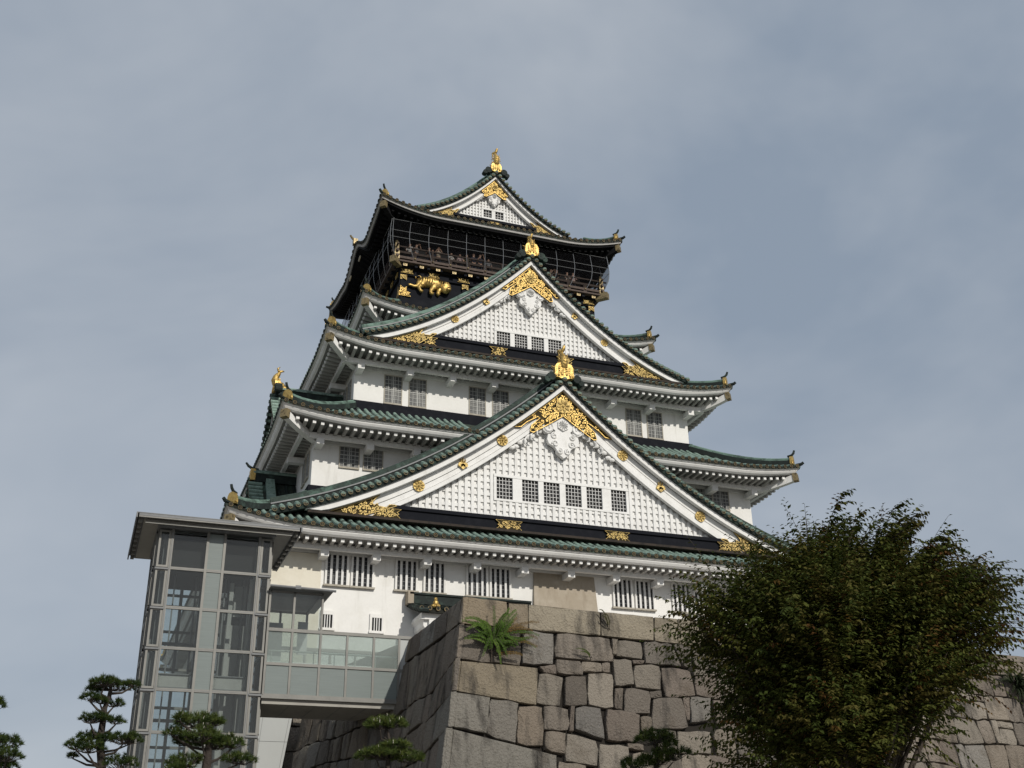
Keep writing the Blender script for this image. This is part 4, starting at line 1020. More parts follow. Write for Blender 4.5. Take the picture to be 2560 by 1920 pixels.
class StoneSkin:
    def __init__(s, seed): s.V = []; s.F = []; s.C = []; s.r = random.Random(seed)
    def stone(s, q, f, tint=None, smooth=False):
        r = s.r; q = [Vector(p) for p in q]; c = sum(q, Vector((0, 0)))/4
        size = min((q[1]-q[0]).length, (q[3]-q[0]).length)
        if size > .12: q = [p+(p-c).normalized()*(.006 if smooth else .022) for p in q]
        if size < .04: return
        bd = []
        jit = .012 if smooth else min(.036, size*.055)
        for i in range(4):
            a, b = q[i], q[(i+1) % 4]; ln = (b-a).length; k = 3 if ln < 1.2 else 5
            nrm = Vector((-(b-a).y, (b-a).x)).normalized() if ln > 0 else Vector((0, 1))
            for j in range(k):
                t = j/k
                p = a+(b-a)*t + nrm*r.uniform(-jit, jit)*(1 if j else .3)
                if j == 0: p = p + (c-p).normalized()*(.012 if smooth else min(.05, size*.09))*r.uniform(.4, 1.2)
                bd.append(p)
        n = len(bd); off = r.uniform(-.05, .045)*(0.3 if smooth else 1)
        tiltu, tiltv = r.uniform(-.045, .045)*(0 if smooth else 1), r.uniform(-.045, .045)*(0 if smooth else 1)
        if tint is None:
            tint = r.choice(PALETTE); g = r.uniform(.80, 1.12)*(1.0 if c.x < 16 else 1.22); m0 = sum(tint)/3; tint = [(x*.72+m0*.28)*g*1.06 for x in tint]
        o = len(s.V)
        for ins, dep in ((0, -.30), (.002, -.035), (.018, -.002), (.11, .014)):
            for p in bd:
                d = c-p; m_ = min(ins, d.length*.8); pp = p+(d.normalized()*m_ if d.length > 1e-6 else d)
                rel = pp-c
                s.V.append(f(pp.x, pp.y, off+dep*(.5 if smooth else 1)+tiltu*rel.x+tiltv*rel.y+(r.uniform(-.014, .014) if dep > -.07 else 0))); s.C.append((*tint, 1))
        s.V.append(f(c.x, c.y, off+.045)); s.C.append((*tint, 1))
        for k in range(3):
            for i in range(n): s.F.append((o+k*n+i, o+k*n+(i+1) % n, o+(k+1)*n+(i+1) % n, o+(k+1)*n+i))
        for i in range(n): s.F.append((o+3*n+i, o+3*n+(i+1) % n, o+4*n, o+4*n))
    def course(s, f, u0, u1, va, vb, wmin, wmax, gap=.05, smooth=False):
        """one course of stones; u0,u1 and va,vb may be functions"""
        r = s.r; u = u0; j0 = r.uniform(-.05, .05)
        tops = [va(u0)]
        while u < u1-.05:
            w = r.uniform(wmin, wmax)
            if u+w > u1-.35: w = u1-u
            ue = u+w; lean = r.uniform(-.09, .09)*(0 if smooth else 1)
            a0, a1, b0, b1 = va(u)+gap/2, va(ue)+gap/2, vb(u)-gap/2, vb(ue)-gap/2
            q = [(u+gap/2+j0, a0), (ue-gap/2+lean, a1), (ue-gap/2-lean, b1), (u+gap/2-j0, b0)]
            h = b0-a0
            if not smooth and r.random() < .22 and w > .8:          # a small wedge stone on top
                hh = h*r.uniform(.22, .34); s.stone([q[0], q[1], (q[1][0], q[1][1]+hh-gap/2), (q[0][0], q[0][1]+hh-gap/2)], f)
                q = [(q[0][0], q[0][1]+hh+gap/3), (q[1][0], q[1][1]+hh+gap/3), q[2], q[3]]
            elif not smooth and r.random() < .22 and w > .75:       # split upright
                x = u+w*r.uniform(.6, .8); s.stone([(x+gap/2, a1), q[1], q[2], (x+gap/2, b1)], f); q = [q[0], (x-gap/2, a1), (x-gap/2, b1), q[3]]
            s.stone(q, f, smooth=smooth)
            u = ue; j0 = lean
    def build(s, name, parent):
        F = []
        V = np.array([tuple(v) for v in s.V])
        me = bpy.data.meshes.new(name); me.from_pydata([tuple(v) for v in s.V], [], [f if f[2] != f[3] else f[:3] for f in s.F])
        me.materials.append(MT['stone']); at = me.color_attributes.new('tint', 'FLOAT_COLOR', 'POINT'); at.data.foreach_set('color', np.array(s.C, np.float32).ravel())
        o = bpy.data.objects.new(name, me); COL.objects.link(o); attach(o, parent); return o

plat = thing('stone_wall', 'high battered stone platform of fitted granite blocks with smooth coping, in front of the keep', 'stone wall', (2, -33, GZ))
NF = UX.cross(DV).normalized()
if NF.y > 0: NF = -NF
front = lambda u, v, o: P0 + UX*u + DV*v + NF*o
SK = StoneSkin(3)
GREY = {27: (.20, .186, .162), 28: (.178, .163, .142), 38: (.186, .174, .152), 20: (.225, .19, .14), 32: (.15, .14, .128), 29: (.20, .165, .13)}
for i, q in enumerate(QUADS):
    if i == 0:      # first coping stone carries a small notch between two lengths
        SK.stone([q[0], (1.62, .03), (1.60, .95), q[3]], front, (.24, .195, .14), True); SK.stone([(1.72, .06), q[1], q[2], (1.62, .95)], front, (.23, .19, .14), True); continue
    SK.stone(q, front, GREY.get(i) if i >= 5 else [x*(1.0+.05*(i*7 % 4)) for x in (.255, .222, .17)], smooth=i < 5 or i in (20, 27, 38))
rows_v = [0, .95, 1.95, 2.85, 3.85, 4.85, 5.85, 6.9, 7.95, 9.0, 10.1, 11.3]
U_END = 34.0
for k in range(len(rows_v)-1):
    a, b = rows_v[k], rows_v[k+1]
    ph = random.uniform(0, 6)
    wv = (lambda u, a=a, p=ph: a+.10*sin(u*.55+p)) if 1 < k else (lambda u, a=a: a)
    ph2 = random.uniform(0, 6)
    # keep joints shared: use the same wave for the bottom of this row and top of the next
    if k == 0: SK.course(front, 10.1, U_END, lambda u: 0.0, lambda u: .95, 1.4, 2.9, .035, True); prev = lambda u: .97; continue
    nxt = (lambda u, b=b, p=ph2: b+.11*sin(u*.5+p)+.05*sin(u*1.7+p))
    u0 = {1: 9.06, 2: 8.95, 3: 9.6, 4: 9.4}.get(k, -.165*a-.05)
    if k == 5: u0 = 9.0
    SK.course(front, u0, U_END, prev, nxt, .75, 1.55, .05)
    prev = nxt
SK.course(front, -1.05, 9.0, lambda u: 6.05, lambda u: 6.95, .8, 1.5)
for q_ in ([(6.9, 4.93), (7.85, 4.97), (7.8, 5.98), (6.88, 5.98)], [(7.9, 4.97), (9.1, 4.95), (8.95, 6.0), (7.85, 6.0)], [(4.2, 5.6), (4.6, 5.6), (4.6, 6.0), (4.15, 6.0)], [(5.75, 5.83), (6.82, 5.83), (6.82, 6.0), (5.75, 6.0)]): SK.stone(q_, front)
SK.build('stone_face', plat)
# left face: first straight back, then bending outwards towards the keep
def corner(v): return P0 + UX*(-LEAN*v) + DV*v
NL = Vector((-1, 0, -.12)).normalized()
def left(s_, v, o):
    d1 = min(s_, 7.2); d2 = max(0, s_-7.2)
    return corner(v) + Vector((0, 1, 0))*d1 + Vector((-.235, .972, 0))*d2 + NL*o
SL = StoneSkin(11)
rowsL = [(0, .97), (.97, 2.22), (2.22, 3.28), (3.28, 4.44), (4.44, 6.0), (6.0, 7.0), (7.0, 8.0), (8.0, 9.0), (9.0, 10.1), (10.1, 11.3)]
sag = lambda s_, v: v + (.55*min(1, s_/2.6)+.03*s_)*min(1, max(0, v-.9)/.9) + (.06*sin(s_*1.3+v*2) if v > 1 else 0)
for k, (a, b) in enumerate(rowsL):
    if k == 0: SL.course(left, .02, 16.4, lambda s_: 0, lambda s_: .95, 1.1, 2.2, .04, True); continue
    q0 = 1.6 if k % 2 else .9
    t = GREY[27] if k == 3 else (GREY[38] if k == 4 else None)
    SL.stone([(.0, sag(0, a)+.02), (q0, sag(q0, a)+.02), (q0, sag(q0, b)-.02), (0, sag(0, b)-.02)], left, t, True)
    SL.course(left, q0+.03, 16.4, lambda s_, a=a: sag(s_, a), lambda s_, b=b: sag(s_, b), .55, 1.15, .06)
SL.build('stone_face', plat)
# dark core behind the joints and the paved top
cb = MB()
cf = [front(u, v, -.20) for u, v in ((-.0, .02), (U_END, .02), (U_END, 11.5), (-LEAN*11.5, 11.5))]; cb.add(cf, [(0, 1, 2, 3)])
cl_ = [left(s_, v, -.20) for s_, v in ((0, .02), (7.2, .02), (16.4, .02), (16.4, 12.5), (7.2, 12.5), (0, 12.5))]; cb.add(cl_, [(0, 1, 4, 5), (1, 2, 3, 4)])
cb.build('joint_core', 'joint', plat)
tp = MB(); A = [front(.3, -.02, -.1), front(U_END, -.02, -.1), Vector((22, -16.9, .5)), left(16.4, -.02, -.1), left(7.2, -.02, -.1)]
Z = -.45
ins = [front(1.1, 0, -1.0), front(U_END, 0, -1.0), Vector((22, -16.9, 0)), left(16.4, 0, -1.0), left(7.2, 0, -1.0)]
for p in ins: p.z = Z
tp.add(ins, [(0, 1, 2, 3, 4)])
n = 5
for a, b in ((0, 1), (4, 0), (3, 4)):
    o0, o1 = A[a].copy(), A[b].copy(); o0.z = o1.z = .49; i0, i1 = ins[a].copy(), ins[b].copy()
    j0, j1 = i0.copy(), i1.copy(); j0.z = j1.z = .49
    tp.add([o0, o1, j1, j0], [(0, 1, 2, 3)]); tp.add([j0, j1, i1, i0], [(0, 1, 2, 3)])
tp.build('paved_top', 'paving', plat)

# stone base of the keep itself
base = thing('stone_wall', 'stone base carrying the keep, seen behind the bridge underside at left', 'stone wall', (0, 0, GZ))
SB = StoneSkin(21)
fB = lambda u, v, o: Vector((u, -17.5-.16*v-o, -.1-v)); lB = lambda u, v, o: Vector((-16.6-.16*v-o, u, -.1-v)); rB = lambda u, v, o: Vector((16.6+.16*v+o, u, -.1-v))
for k in range(9):
    a, b = k*1.15, (k+1)*1.15
    SB.course(fB, -16.6-.16*a, -12.4, lambda u, a=a: a, lambda u, b=b: b, .8, 1.6); SB.course(lB, -17.5-.16*a, 17.5, lambda u, a=a: a, lambda u, b=b: b, .8, 1.6)
    SB.course(rB, -17.5-.16*a, 17.5, lambda u, a=a: a, lambda u, b=b: b, .9, 1.8)
SB.build('stone_face', base)
cb = MB(); zt, zb_ = -.15, -10.9
t_ = [(-16.5, -17.4, zt), (16.5, -17.4, zt), (16.5, 17.4, zt), (-16.5, 17.4, zt)]; d_ = .16*10.75
b_ = [(-16.5-d_+.1, -17.4-d_+.1, zb_), (16.5+d_-.1, -17.4-d_+.1, zb_), (16.5+d_-.1, 17.4+d_, zb_), (-16.5-d_+.1, 17.4+d_, zb_)]
cb.add(t_+b_, [(0, 1, 2, 3), (0, 4, 5, 1), (1, 5, 6, 2), (2, 6, 7, 3), (3, 7, 4, 0)]); cb.build('joint_core', 'joint', base)

# ground
g = MB(); S_ = 2500; g.add([(-S_, -S_, GZ), (S_, -S_, GZ), (S_, S_, GZ), (-S_, S_, GZ)], [(0, 1, 2, 3)])
gr = g.build('ground', 'ground'); gr['kind'] = 'structure'

# ================================================================== glazed lift tower
lift = thing('lift_tower', 'glass and steel lift tower with flat overhanging roof beside the keep', 'lift tower', (-19.6, -27.5, GZ))
XL, XA, XB, XC, XD, XR = -21.75, -21.27, -19.97, -19.34, -18.03, -17.57
YF, YB = -29.5, -25.4
ZR = [4.02]+[2.54-1.468*i for i in range(10)]
ZR = [z for z in ZR if z > GZ+.3]+[GZ]
fr = MB()
for x, w in ((XA, .10), (XB, .095), (XC, .095), (XD, .10)): fr.box(x-w/2, x+w/2, YF-.06, YF+.08, GZ, 4.02)
for x in (XA, XD): fr.box(x-.015, x+.015, YF-.075, YF-.061, GZ, 4.0, 1)
for z in ZR[1:-1]:
    for a, b in ((XA+.05, XB-.05), (XB+.05, XC-.05), (XC+.05, XD-.05)): fr.box(a, b, YF-.05, YF+.06, z-.055, z+.05); fr.box(a, b, YF-.052, YF-.045, z-.012, z+.004, 1)
# side and back framing
for y in (YF+.2, -28.1, -26.8, YB): fr.box(XL-.05, XL+.05, y-.05, y+.05, GZ, 4.02); fr.box(XR-.05, XR+.05, y-.05, y+.05, GZ, 4.02)
for z in ZR[:-1]:
    fr.box(XL-.045, XL+.045, YF+.25, YB, z-.06, z+.06); fr.box(XR-.045, XR+.045, YF+.25, YB, z-.06, z+.06); fr.box(XL, XR, YB-.04, YB+.04, z-.05, z+.05)
fr.build('frame', ['steel', 'steel_dark'], lift)
for i in range(len(ZR)-1):
    zt, zb_ = ZR[i]-.056, ZR[i+1]+.051
    for a, b in ((XA+.05, XB-.05), (XC+.05, XD-.05)):
        m = MB(); m.box(a, b, YF-.012, YF+.012, zb_, zt); m.build('glass_panel', 'glass', lift)
    m = MB(); m.box(XB+.05, XC-.05, YF-.015, YF+.015, zb_, zt); m.build('frosted_panel', 'glass_frost', lift)
    for s_, (a, b) in ((-1, (XL+.0, XA-.06)), (1, (XD+.06, XR-.0))):       # narrow opening corner sashes
        w = MB(); t = .075
        yf = YF-.05
        def slab(x0, x1, z0, z1): w.box(x0, x1, yf, yf+.10, z0, z1)
        slab(a, a+t, zb_-.04, zt+.0); slab(b-t, b, zb_-.04, zt+.0); slab(a+t, b-t, zt-t, zt); slab(a+t, b-t, zb_-.04, zb_-.04+t)
        w.box(a-.03, b+.03, yf-.06, yf+.10, zb_-.14, zb_-.075, 1)
        so = w.build('corner_sash', ['steel', 'steel_dark'], lift)
        m = MB(); m.box(a+t, b-t, yf+.03, yf+.05, zb_, zt-t); m.build('pane', 'glass', so)
    for x in (XL, XR):
        m = MB()
        for y0, y1 in ((YF+.25, -28.15), (-28.05, -26.85), (-26.75, YB-.05)): m.box(x-.01, x+.01, y0, y1, zb_, zt)
        m.build('side_glass', 'glass', lift)
        w = MB(); ys, ye = YF+.28, -28.2; xo = x+(-.06 if x == XL else .06)
        w.box(xo-.04, xo+.04, ys, ys+.07, zb_, zt); w.box(xo-.04, xo+.04, ye-.07, ye, zb_, zt); w.box(xo-.04, xo+.04, ys, ye, zb_-.02, zb_+.05); w.box(xo-.04, xo+.04, ys, ye, zt-.07, zt)
        w.build('side_sash', 'steel', lift)
    m = MB(); m.box(XL+.1, XR-.1, YB-.01, YB+.01, zb_, zt); m.build('back_glass', 'glass', lift)
st = MB()           # steel skeleton and lift gear inside
for x, y in ((XL+.35, YF+.5), (XL+.35, YB-.3), (XR-.4, YF+.5), (XR-.4, YB-.3), (-19.65, YB-.3), (-19.65, YF+1.0)): st.box(x-.13, x+.13, y-.13, y+.13, GZ, 3.9)
for x in (-20.45, -19.05, -18.6): st.box(x-.06, x+.06, YB-.2, YB-.08, GZ, 3.9)
for z in np.arange(GZ+1.1, 3.9, 1.468): st.box(XL+.2, XR-.2, YB-.19, YB-.09, z-.06, z+.06)
for x in (-20.9, -20.1, -19.0, -18.3): st.box(x-.025, x+.025, -27.9, -27.8, GZ, 3.8)
for x in (-20.05, -18.75): st.tube([(x, -27.5, GZ), (x, -27.5, 3.7)], .03, 6)
st.build('steel_skeleton', 'steel_dark', lift)
st = MB(); st.box(XL+.25, XR-.25, YF+.4, YB-.3, 2.72, 3.98); st.build('machine_room', 'dark_room', lift)
st = MB()
for a, b in ((XA+.05, XB-.1), (XC+.1, XD-.05)):
    for z in (-1.48, -7.35): st.box(a, b, YF+.45, YF+.52, z-.22, z+.22); st.box(a-.03, b+.03, YF+.38, YF+.60, z+.221, z+.26, 1); st.box(a-.03, b+.03, YF+.38, YF+.60, z-.26, z-.221, 1)
    for k in range(5): st.box(a+.04, a+.09, YF+.43, YF+.449, -1.66+k*.08, -1.62+k*.08)
st.box(-19.0, -17.95, -27.6, -27.3, GZ, 1.0); st.box(-18.6, -18.15, -27.75, -27.61, 1.3, 2.5); st.box(-19.45, -19.15, -27.2, -26.9, GZ, 2.6)
st.box(-18.85, -18.7, -28.2, -28.05, GZ, 2.5); st.box(-18.2, -18.08, -28.9, -28.78, GZ, 2.5)
for z in (-3.1, -.6, 1.2): st.box(-18.95, -18.2, -27.3, -27.2, z-.3, z+.3, 1)
st.build('lift_gear', ['steel_beam', 'steel_dark'], lift)
# roof
rf = MB(); X0, X1, Y0, Y1 = -22.63, -16.62, -30.3, -24.5
rf.box(X0, X1, Y0-.04, Y1, 4.295, 4.325, 2); rf.box(X0+.06, X1-.06, Y0+.05, Y1, 4.20, 4.294, 2); rf.box(X0+.05, X1-.05, Y0-.02, Y0+.06, 4.15, 4.195); rf.box(X0+.05, X1-.05, Y0-.03, Y0+.049, 4.20, 4.29, 2); rf.box(X0-.05, X0-.001, Y0-.05, Y1, 4.12, 4.32, 2); rf.box(X1+.001, X1+.05, Y0-.05, Y1, 4.12, 4.32, 2)
rf.box(X0+.25, X1-.25, Y0+.28, Y1-.2, 4.14, 4.199, 1); rf.box(XL-.1, XR+.1, YF-.25, YB+.1, 4.02, 4.139, 2)
rf.box(X0+.3, X1-.3, Y0+.18, Y0+.25, 4.0, 4.06); rf.box(X0+.3, X1-.3, Y0+.18, Y0+.25, 4.10, 4.13)
for k in range(9):
    y = Y0+.4+k*.62
    for x in (X0+.12, X1-.12): rf.box(x-.07, x+.07, y-.11, y+.11, 4.05, 4.199)
rf.build('roof', ['steel', 'canopy_under', 'steel_dark'], lift)

# ================================================================== glazed footbridge
br = thing('glass_footbridge', 'enclosed glass footbridge running from the lift tower to the stone platform', 'footbridge', (-15, -28, GZ))
BY, BB = -29.46, -26.3
bf = MB(); XS = [-17.48, -16.55, -15.47, -14.44, -13.40, -12.40]
for i, x in enumerate(XS):
    top = 2.0 if i < 3 else .52
    for y in (BY, BB): bf.box(x-.04, x+.04, y-.05, y+.05, -1.90, top)
for y in (BY, BB):
    bf.box(XS[0], -11.9, y-.06, y+.06, .46, .58); bf.box(XS[0], -11.9, y-.055, y+.055, -.80, -.70); bf.box(XS[0], -11.9, y-.08, y+.08, -1.98, -1.84)
    bf.box(XS[0], XS[2], y-.05, y+.05, 1.93, 2.0)
bf.box(XS[2]-.05, XS[2]+.05, BY, BB, 1.92, 2.0)
bf.build('frame', 'steel', br)
for y in (BY, BB):
    for i in range(5):
        a, b = XS[i]+.05, XS[i+1]-.05
        m = MB(); m.box(a, b, y-.012, y+.012, -1.84, -.80); m.build('frosted_panel', 'glass_frost', br)
        m = MB(); m.box(a, b, y-.012, y+.012, -.70, .46); m.build('glass_panel', 'glass_semi' if y == BY else 'glass', br)
        if i < 2: m = MB(); m.box(a, b, y-.01, y+.01, .58, 1.93); m.build('glass_panel', 'glass', br)
m = MB(); m.box(-12.35, -11.7, BY-.01, BY+.03, -1.84, .46); m.box(-12.35, -11.7, BY-.03, BY+.04, -.80, -.72); m.build('end_panel', 'panel', br)
m = MB(); m.box(-17.5, -12.0, BY-.02, BB+.02, -2.20, -1.985); 
for i in range(6): m.box(-17.4+i*.95, -17.38+i*.95, BY, BB, -2.206, -2.2005, 1)
m.build('deck', ['canopy_under', 'steel_dark'], br)
m = MB(); m.box(-17.55, -11.9, BY-.16, BY-.081, -2.02, -1.92); m.build('edge_beam', 'steel', br)
m = MB()
for y in (BY+.5, BB-.5):
    m.tube([(-17.3, y, -.16), (-12.3, y, -.16)], .035, 8); m.tube([(-17.3, y, -.62), (-12.3, y, -.62)], .025, 8)
    for k in range(7): m.tube([(-17.2+k*.8, y, -1.98), (-17.2+k*.8, y, -.16)], .022, 6)
m.build('handrail', 'bars', br)
m = MB(); m.box(-17.52, -15.12, BY-.35, BB+.3, 2.05, 2.11); m.tube([(-17.55, BY-.38, 2.09), (-15.05, BY-.38, 2.05)], .05, 8); m.box(-16.6, -16.4, BY-.42, BY-.34, 2.02, 2.16)
m.build('canopy', 'steel_dark', br)
m = MB(); m.box(-17.4, -16.5, BB-.5, BB-.46, -1.9, 1.4); m.box(-15.9, -15.5, BB-.5, BB-.46, .2, 1.5); m.build('inner_door', 'panel', br)

# leaning pale concrete support under the bridge
sp = MB(); y0, y1 = -19.6, -18.6
def q(x, z, y): return (x, y, z)
za_, zb2 = -.4, GZ; xl0, xr0 = -16.05, -14.56; sl, sr = .068, .143
for (a, b) in ((za_, -2.2), (-2.215, -6.0), (-6.01, zb2)):
    la, lb, ra, rb = xl0-sl*(za_-a), xl0-sl*(za_-b), xr0-sr*(za_-a), xr0-sr*(za_-b)
    sp.add([q(la, a, y0), q(ra, a, y0), q(rb, b, y0), q(lb, b, y0), q(la, a, y1), q(ra, a, y1), q(rb, b, y1), q(lb, b, y1)], [(0, 1, 2, 3), (0, 3, 7, 4), (1, 5, 6, 2), (0, 4, 5, 1), (3, 2, 6, 7)])
for xf in (.09, .91):
    A = xl0+(xr0-xl0)*xf; B = (xl0-sl*(za_-zb2))+((xr0-sr*(za_-zb2))-(xl0-sl*(za_-zb2)))*xf
    sp.add([(A-.008, y0-.006, za_), (A+.008, y0-.006, za_), (B+.008, y0-.006, zb2), (B-.008, y0-.006, zb2)], [(0, 1, 2, 3)], 1)
so = sp.build('support_pier', ['panel', 'steel_dark']); tag(so, 'leaning pale grey panelled pier under the glass footbridge', 'pier')
# ================================================================== vegetation
NPR = np.random.default_rng(5)
def unit(v): return v/np.maximum(1e-9, np.linalg.norm(v, axis=-1, keepdims=True))

def leaf_cloud(base, axis, nrm, length, width):
    """diamond leaves folded along the midrib: arrays (n,3),(n,3),(n,3),(n,),(n,) -> V,F"""
    n = len(base); axis = unit(axis); side = unit(np.cross(axis, nrm)); nn = np.cross(side, axis)
    L_ = length[:, None]; W_ = width[:, None]
    p0 = base; pl = base + axis*L_*.42 + side*W_*.5 + nn*W_*.16; pt = base + axis*L_ - nn*L_*.10; pr_ = base + axis*L_*.42 - side*W_*.5 + nn*W_*.16
    V = np.stack([p0, pl, pt, pr_], 1).reshape(-1, 3)
    i = np.arange(n)[:, None]*4
    F = np.concatenate([i+np.array([[0, 2, 1]]), i+np.array([[0, 3, 2]])], 1).reshape(-1, 3)
    return V, F

def big_tree(bx, by):
    t = thing('broadleaf_tree', 'dense dark bushy tree with arching leafy shoots in front of the stone wall', 'tree', (bx, by, GZ))
    B0 = np.array([bx, by, 0.])
    fwd = np.array([fwv.x, fwv.y, 0]); fwd /= np.linalg.norm(fwd); rgt = np.array([fwd[1], -fwd[0], 0]); up = np.array([0, 0, 1.])
    rnd = random.Random(12)
    ctr = np.array([.08, 0, -6.18]); R_ = np.array([1.84, 1.75, 1.40])        # right, depth, up
    def world(l): return B0 + rgt*l[0] + fwd*l[1] + up*l[2]
    def shell(th, ph): # direction -> radius with lobes
        lob = 1 + .10*sin(3*th+.7) + .09*sin(5*th+2.0*ph) + .06*sin(9*th+1.3)
        d = np.array([cos(th)*cos(ph), sin(ph)*1.0, sin(th)*cos(ph)])
        r = R_*lob
        if d[2] < 0: r = r*np.array([1-.26*(-d[2]), 1-.2*(-d[2]), 1.34])
        e_ = d*r; e_[0] += .20*e_[2]
        return e_
    # trunk and limbs
    tb = MB(); root = world((0.0, 0, GZ)); fork = world((0.02, 0, -8.9))
    tb.tube([root, world((.03, .02, -9.8)), fork], [.20, .16, .15], 9)
    limbs = []
    for i in range(34):
        th = rnd.uniform(-.5, pi+.5); ph = rnd.uniform(-1.1, 1.1); e = ctr + shell(th, ph)*.80
        a = np.array([.02, 0, -8.9+rnd.uniform(-.3, .5)]); m_ = a*.45+e*.55 + np.array([-.25*e[0]*.4, -.25*e[1]*.4, -.15])
        pts = [a*(1-t)**2 + m_*2*t*(1-t) + e*t*t for t in np.linspace(0, 1, 8)]
        limbs.append(pts); tb.tube([world(p) for p in pts], list(np.linspace(.05, .010, 8)), 5)
    tb.build('trunk', 'bark', t, smooth=True)
    base, ax, nm, ln, wd, col = [], [], [], [], [], []
    tw = MB()
    def spray(start, d, length, droop, nl, twig=False, tone=0):
        d = d/np.linalg.norm(d); pts = [start]; p = start.copy(); dd = d.copy(); n = 8
        for i in range(n):
            dd = dd + np.array([0, 0, -droop/n]); dd /= np.linalg.norm(dd); p = p+dd*length/n; pts.append(p)
        pts = np.array(pts)
        if twig: tw.tube([world(q) for q in pts[::2]], [.006, .0055, .005, .0035, .002], 3)
        c0 = np.array(rnd.choice([(.058, .074, .015), (.076, .086, .019), (.047, .063, .014), (.088, .092, .021), (.084, .074, .019)]))
        if rnd.random() < (.05 + .16*max(0, start[0]-.5)*(start[2] > -7)): c0 = np.array(rnd.choice([(.105, .062, .016), (.095, .078, .020), (.085, .042, .013)]))
        s_ = np.cross(dd, up); s_ /= max(1e-6, np.linalg.norm(s_))
        for i in range(nl):
            f = .12+.88*i/(nl-1) if nl > 1 else 1; k = f*n; j = min(n-1, int(k)); q = pts[j]*(1-(k-j))+pts[j+1]*(k-j); tg = pts[j+1]-pts[j]; tg /= np.linalg.norm(tg)
            sg = 1 if i % 2 else -1
            a = tg*rnd.uniform(.35, .75) + s_*sg*rnd.uniform(.45, .9) + np.array([rnd.gauss(0, .15), rnd.gauss(0, .15), -rnd.uniform(.15, .85)])
            base.append(q); ax.append(a); nm.append(np.array([rnd.gauss(0, .4), rnd.gauss(0, .4), 1.])); 
            g = rnd.uniform(.75, 1.25); sz = rnd.uniform(.8, 1.15)*(1.0-.35*f**4)
            ln.append(.090*sz); wd.append(.044*sz*rnd.uniform(.85, 1.15)); col.append(c0*g)
    # outer sprays gathered in clumps, all swept up and outwards from the fork
    foot = np.array([0, 0, -9.0])
    for c_ in range(205):
        d0 = np.array([rnd.gauss(0, 1), rnd.gauss(-.3, 1), rnd.gauss(-.16, 1)]); d0 /= np.linalg.norm(d0); ph = math.asin(d0[1]); th = atan2(d0[2], d0[0])
        cc_ = ctr + shell(th, ph)*rnd.uniform(.62, .92)*.92
        for i in range(rnd.randint(22, 46)):
            s0 = cc_ + np.array([rnd.gauss(0, .22), rnd.gauss(0, .22), rnd.gauss(0, .17)])
            d = (s0-foot)/np.linalg.norm(s0-foot) + np.array([rnd.gauss(0, .22), rnd.gauss(0, .22), rnd.gauss(.05, .18)])
            spray(s0, d, rnd.uniform(.35, .75), rnd.uniform(.5, 1.5), rnd.randint(11, 17))
    for i in range(2200):
        th = rnd.uniform(0, 2*pi); ph = rnd.uniform(-1.3, 1.3); e = shell(th, ph)*rnd.uniform(.25, .68); s0 = ctr+e
        spray(s0, np.array([rnd.gauss(0, 1), rnd.gauss(0, 1), rnd.gauss(.3, .6)]), rnd.uniform(.35, .6), .8, 12)
    # long arching shoots breaking the outline, most of them on top and to the right
    for i in range(46):               # long plumes: an arching twig carrying many short leafy side shoots
        th = rnd.gauss(1.0, .85); th = min(max(th, -.7), pi+.6); e = shell(th, rnd.uniform(-.9, .7)); p0 = ctr+e*.62
        d = (p0-foot)/np.linalg.norm(p0-foot)+np.array([.25+rnd.gauss(0, .12), rnd.gauss(0, .15), .08+rnd.gauss(0, .12)]); d /= np.linalg.norm(d)
        ln_ = rnd.uniform(.95, 1.45); P = []; q_ = p0.copy(); dd_ = d.copy()
        for k in range(13):
            P.append(q_.copy()); dd_ = dd_+np.array([.010, 0, -.045]); dd_ /= np.linalg.norm(dd_); q_ = q_+dd_*ln_/12
        tw.tube([world(x) for x in P[::3]], [.010, .009, .008, .006, .004], 4)
        for k in range(2, 13):
            for _ in range(3):
                a_ = np.array([rnd.gauss(0, 1), rnd.gauss(0, 1), rnd.gauss(0, .7)]); a_ /= np.linalg.norm(a_)
                spray(P[k], dd_*.9+a_*.55, rnd.uniform(.22, .42)*(1.15-.045*k), rnd.uniform(.4, 1.2), 9)
    for i in range(430):
        th = rnd.gauss(.75, .60); th = min(max(th, -.75), pi+.45); ph = rnd.uniform(-.6, .6)
        e = shell(th, ph); s0 = ctr + e*rnd.uniform(.78, .93)
        d = e/np.linalg.norm(e)*.8 + np.array([.30, 0, .50]) + np.array([rnd.gauss(0, .16), rnd.gauss(0, .2), rnd.gauss(0, .12)])
        spray(s0, d, rnd.uniform(.42, .92)*(1.0 if rnd.random() < .7 else 1.25), rnd.uniform(.5, 1.4), rnd.randint(13, 20), True)
    for i in range(50):
        th = pi+rnd.uniform(-.75, .5); e = shell(th, rnd.uniform(-.5, .5)); s0 = ctr+e*rnd.uniform(.8, .92)
        spray(s0, e/np.linalg.norm(e)+np.array([0, 0, .45]), rnd.uniform(.35, .6), 1.1, 13, True)
    base = np.array(base); ax = np.array(ax); nm = np.array(nm)
    Rm = np.stack([rgt, fwd, up], 0)
    V, F = leaf_cloud(base@Rm + B0, ax@Rm, nm@Rm, np.array(ln), np.array(wd))
    col = np.repeat(np.concatenate([np.array(col), np.ones((len(col), 1))], 1), 4, 0)
    fast_mesh('crown', V, F, 'leaf', col, t)
    tw.build('shoots', 'bark', t)
big_tree(-14.24, -59.27)

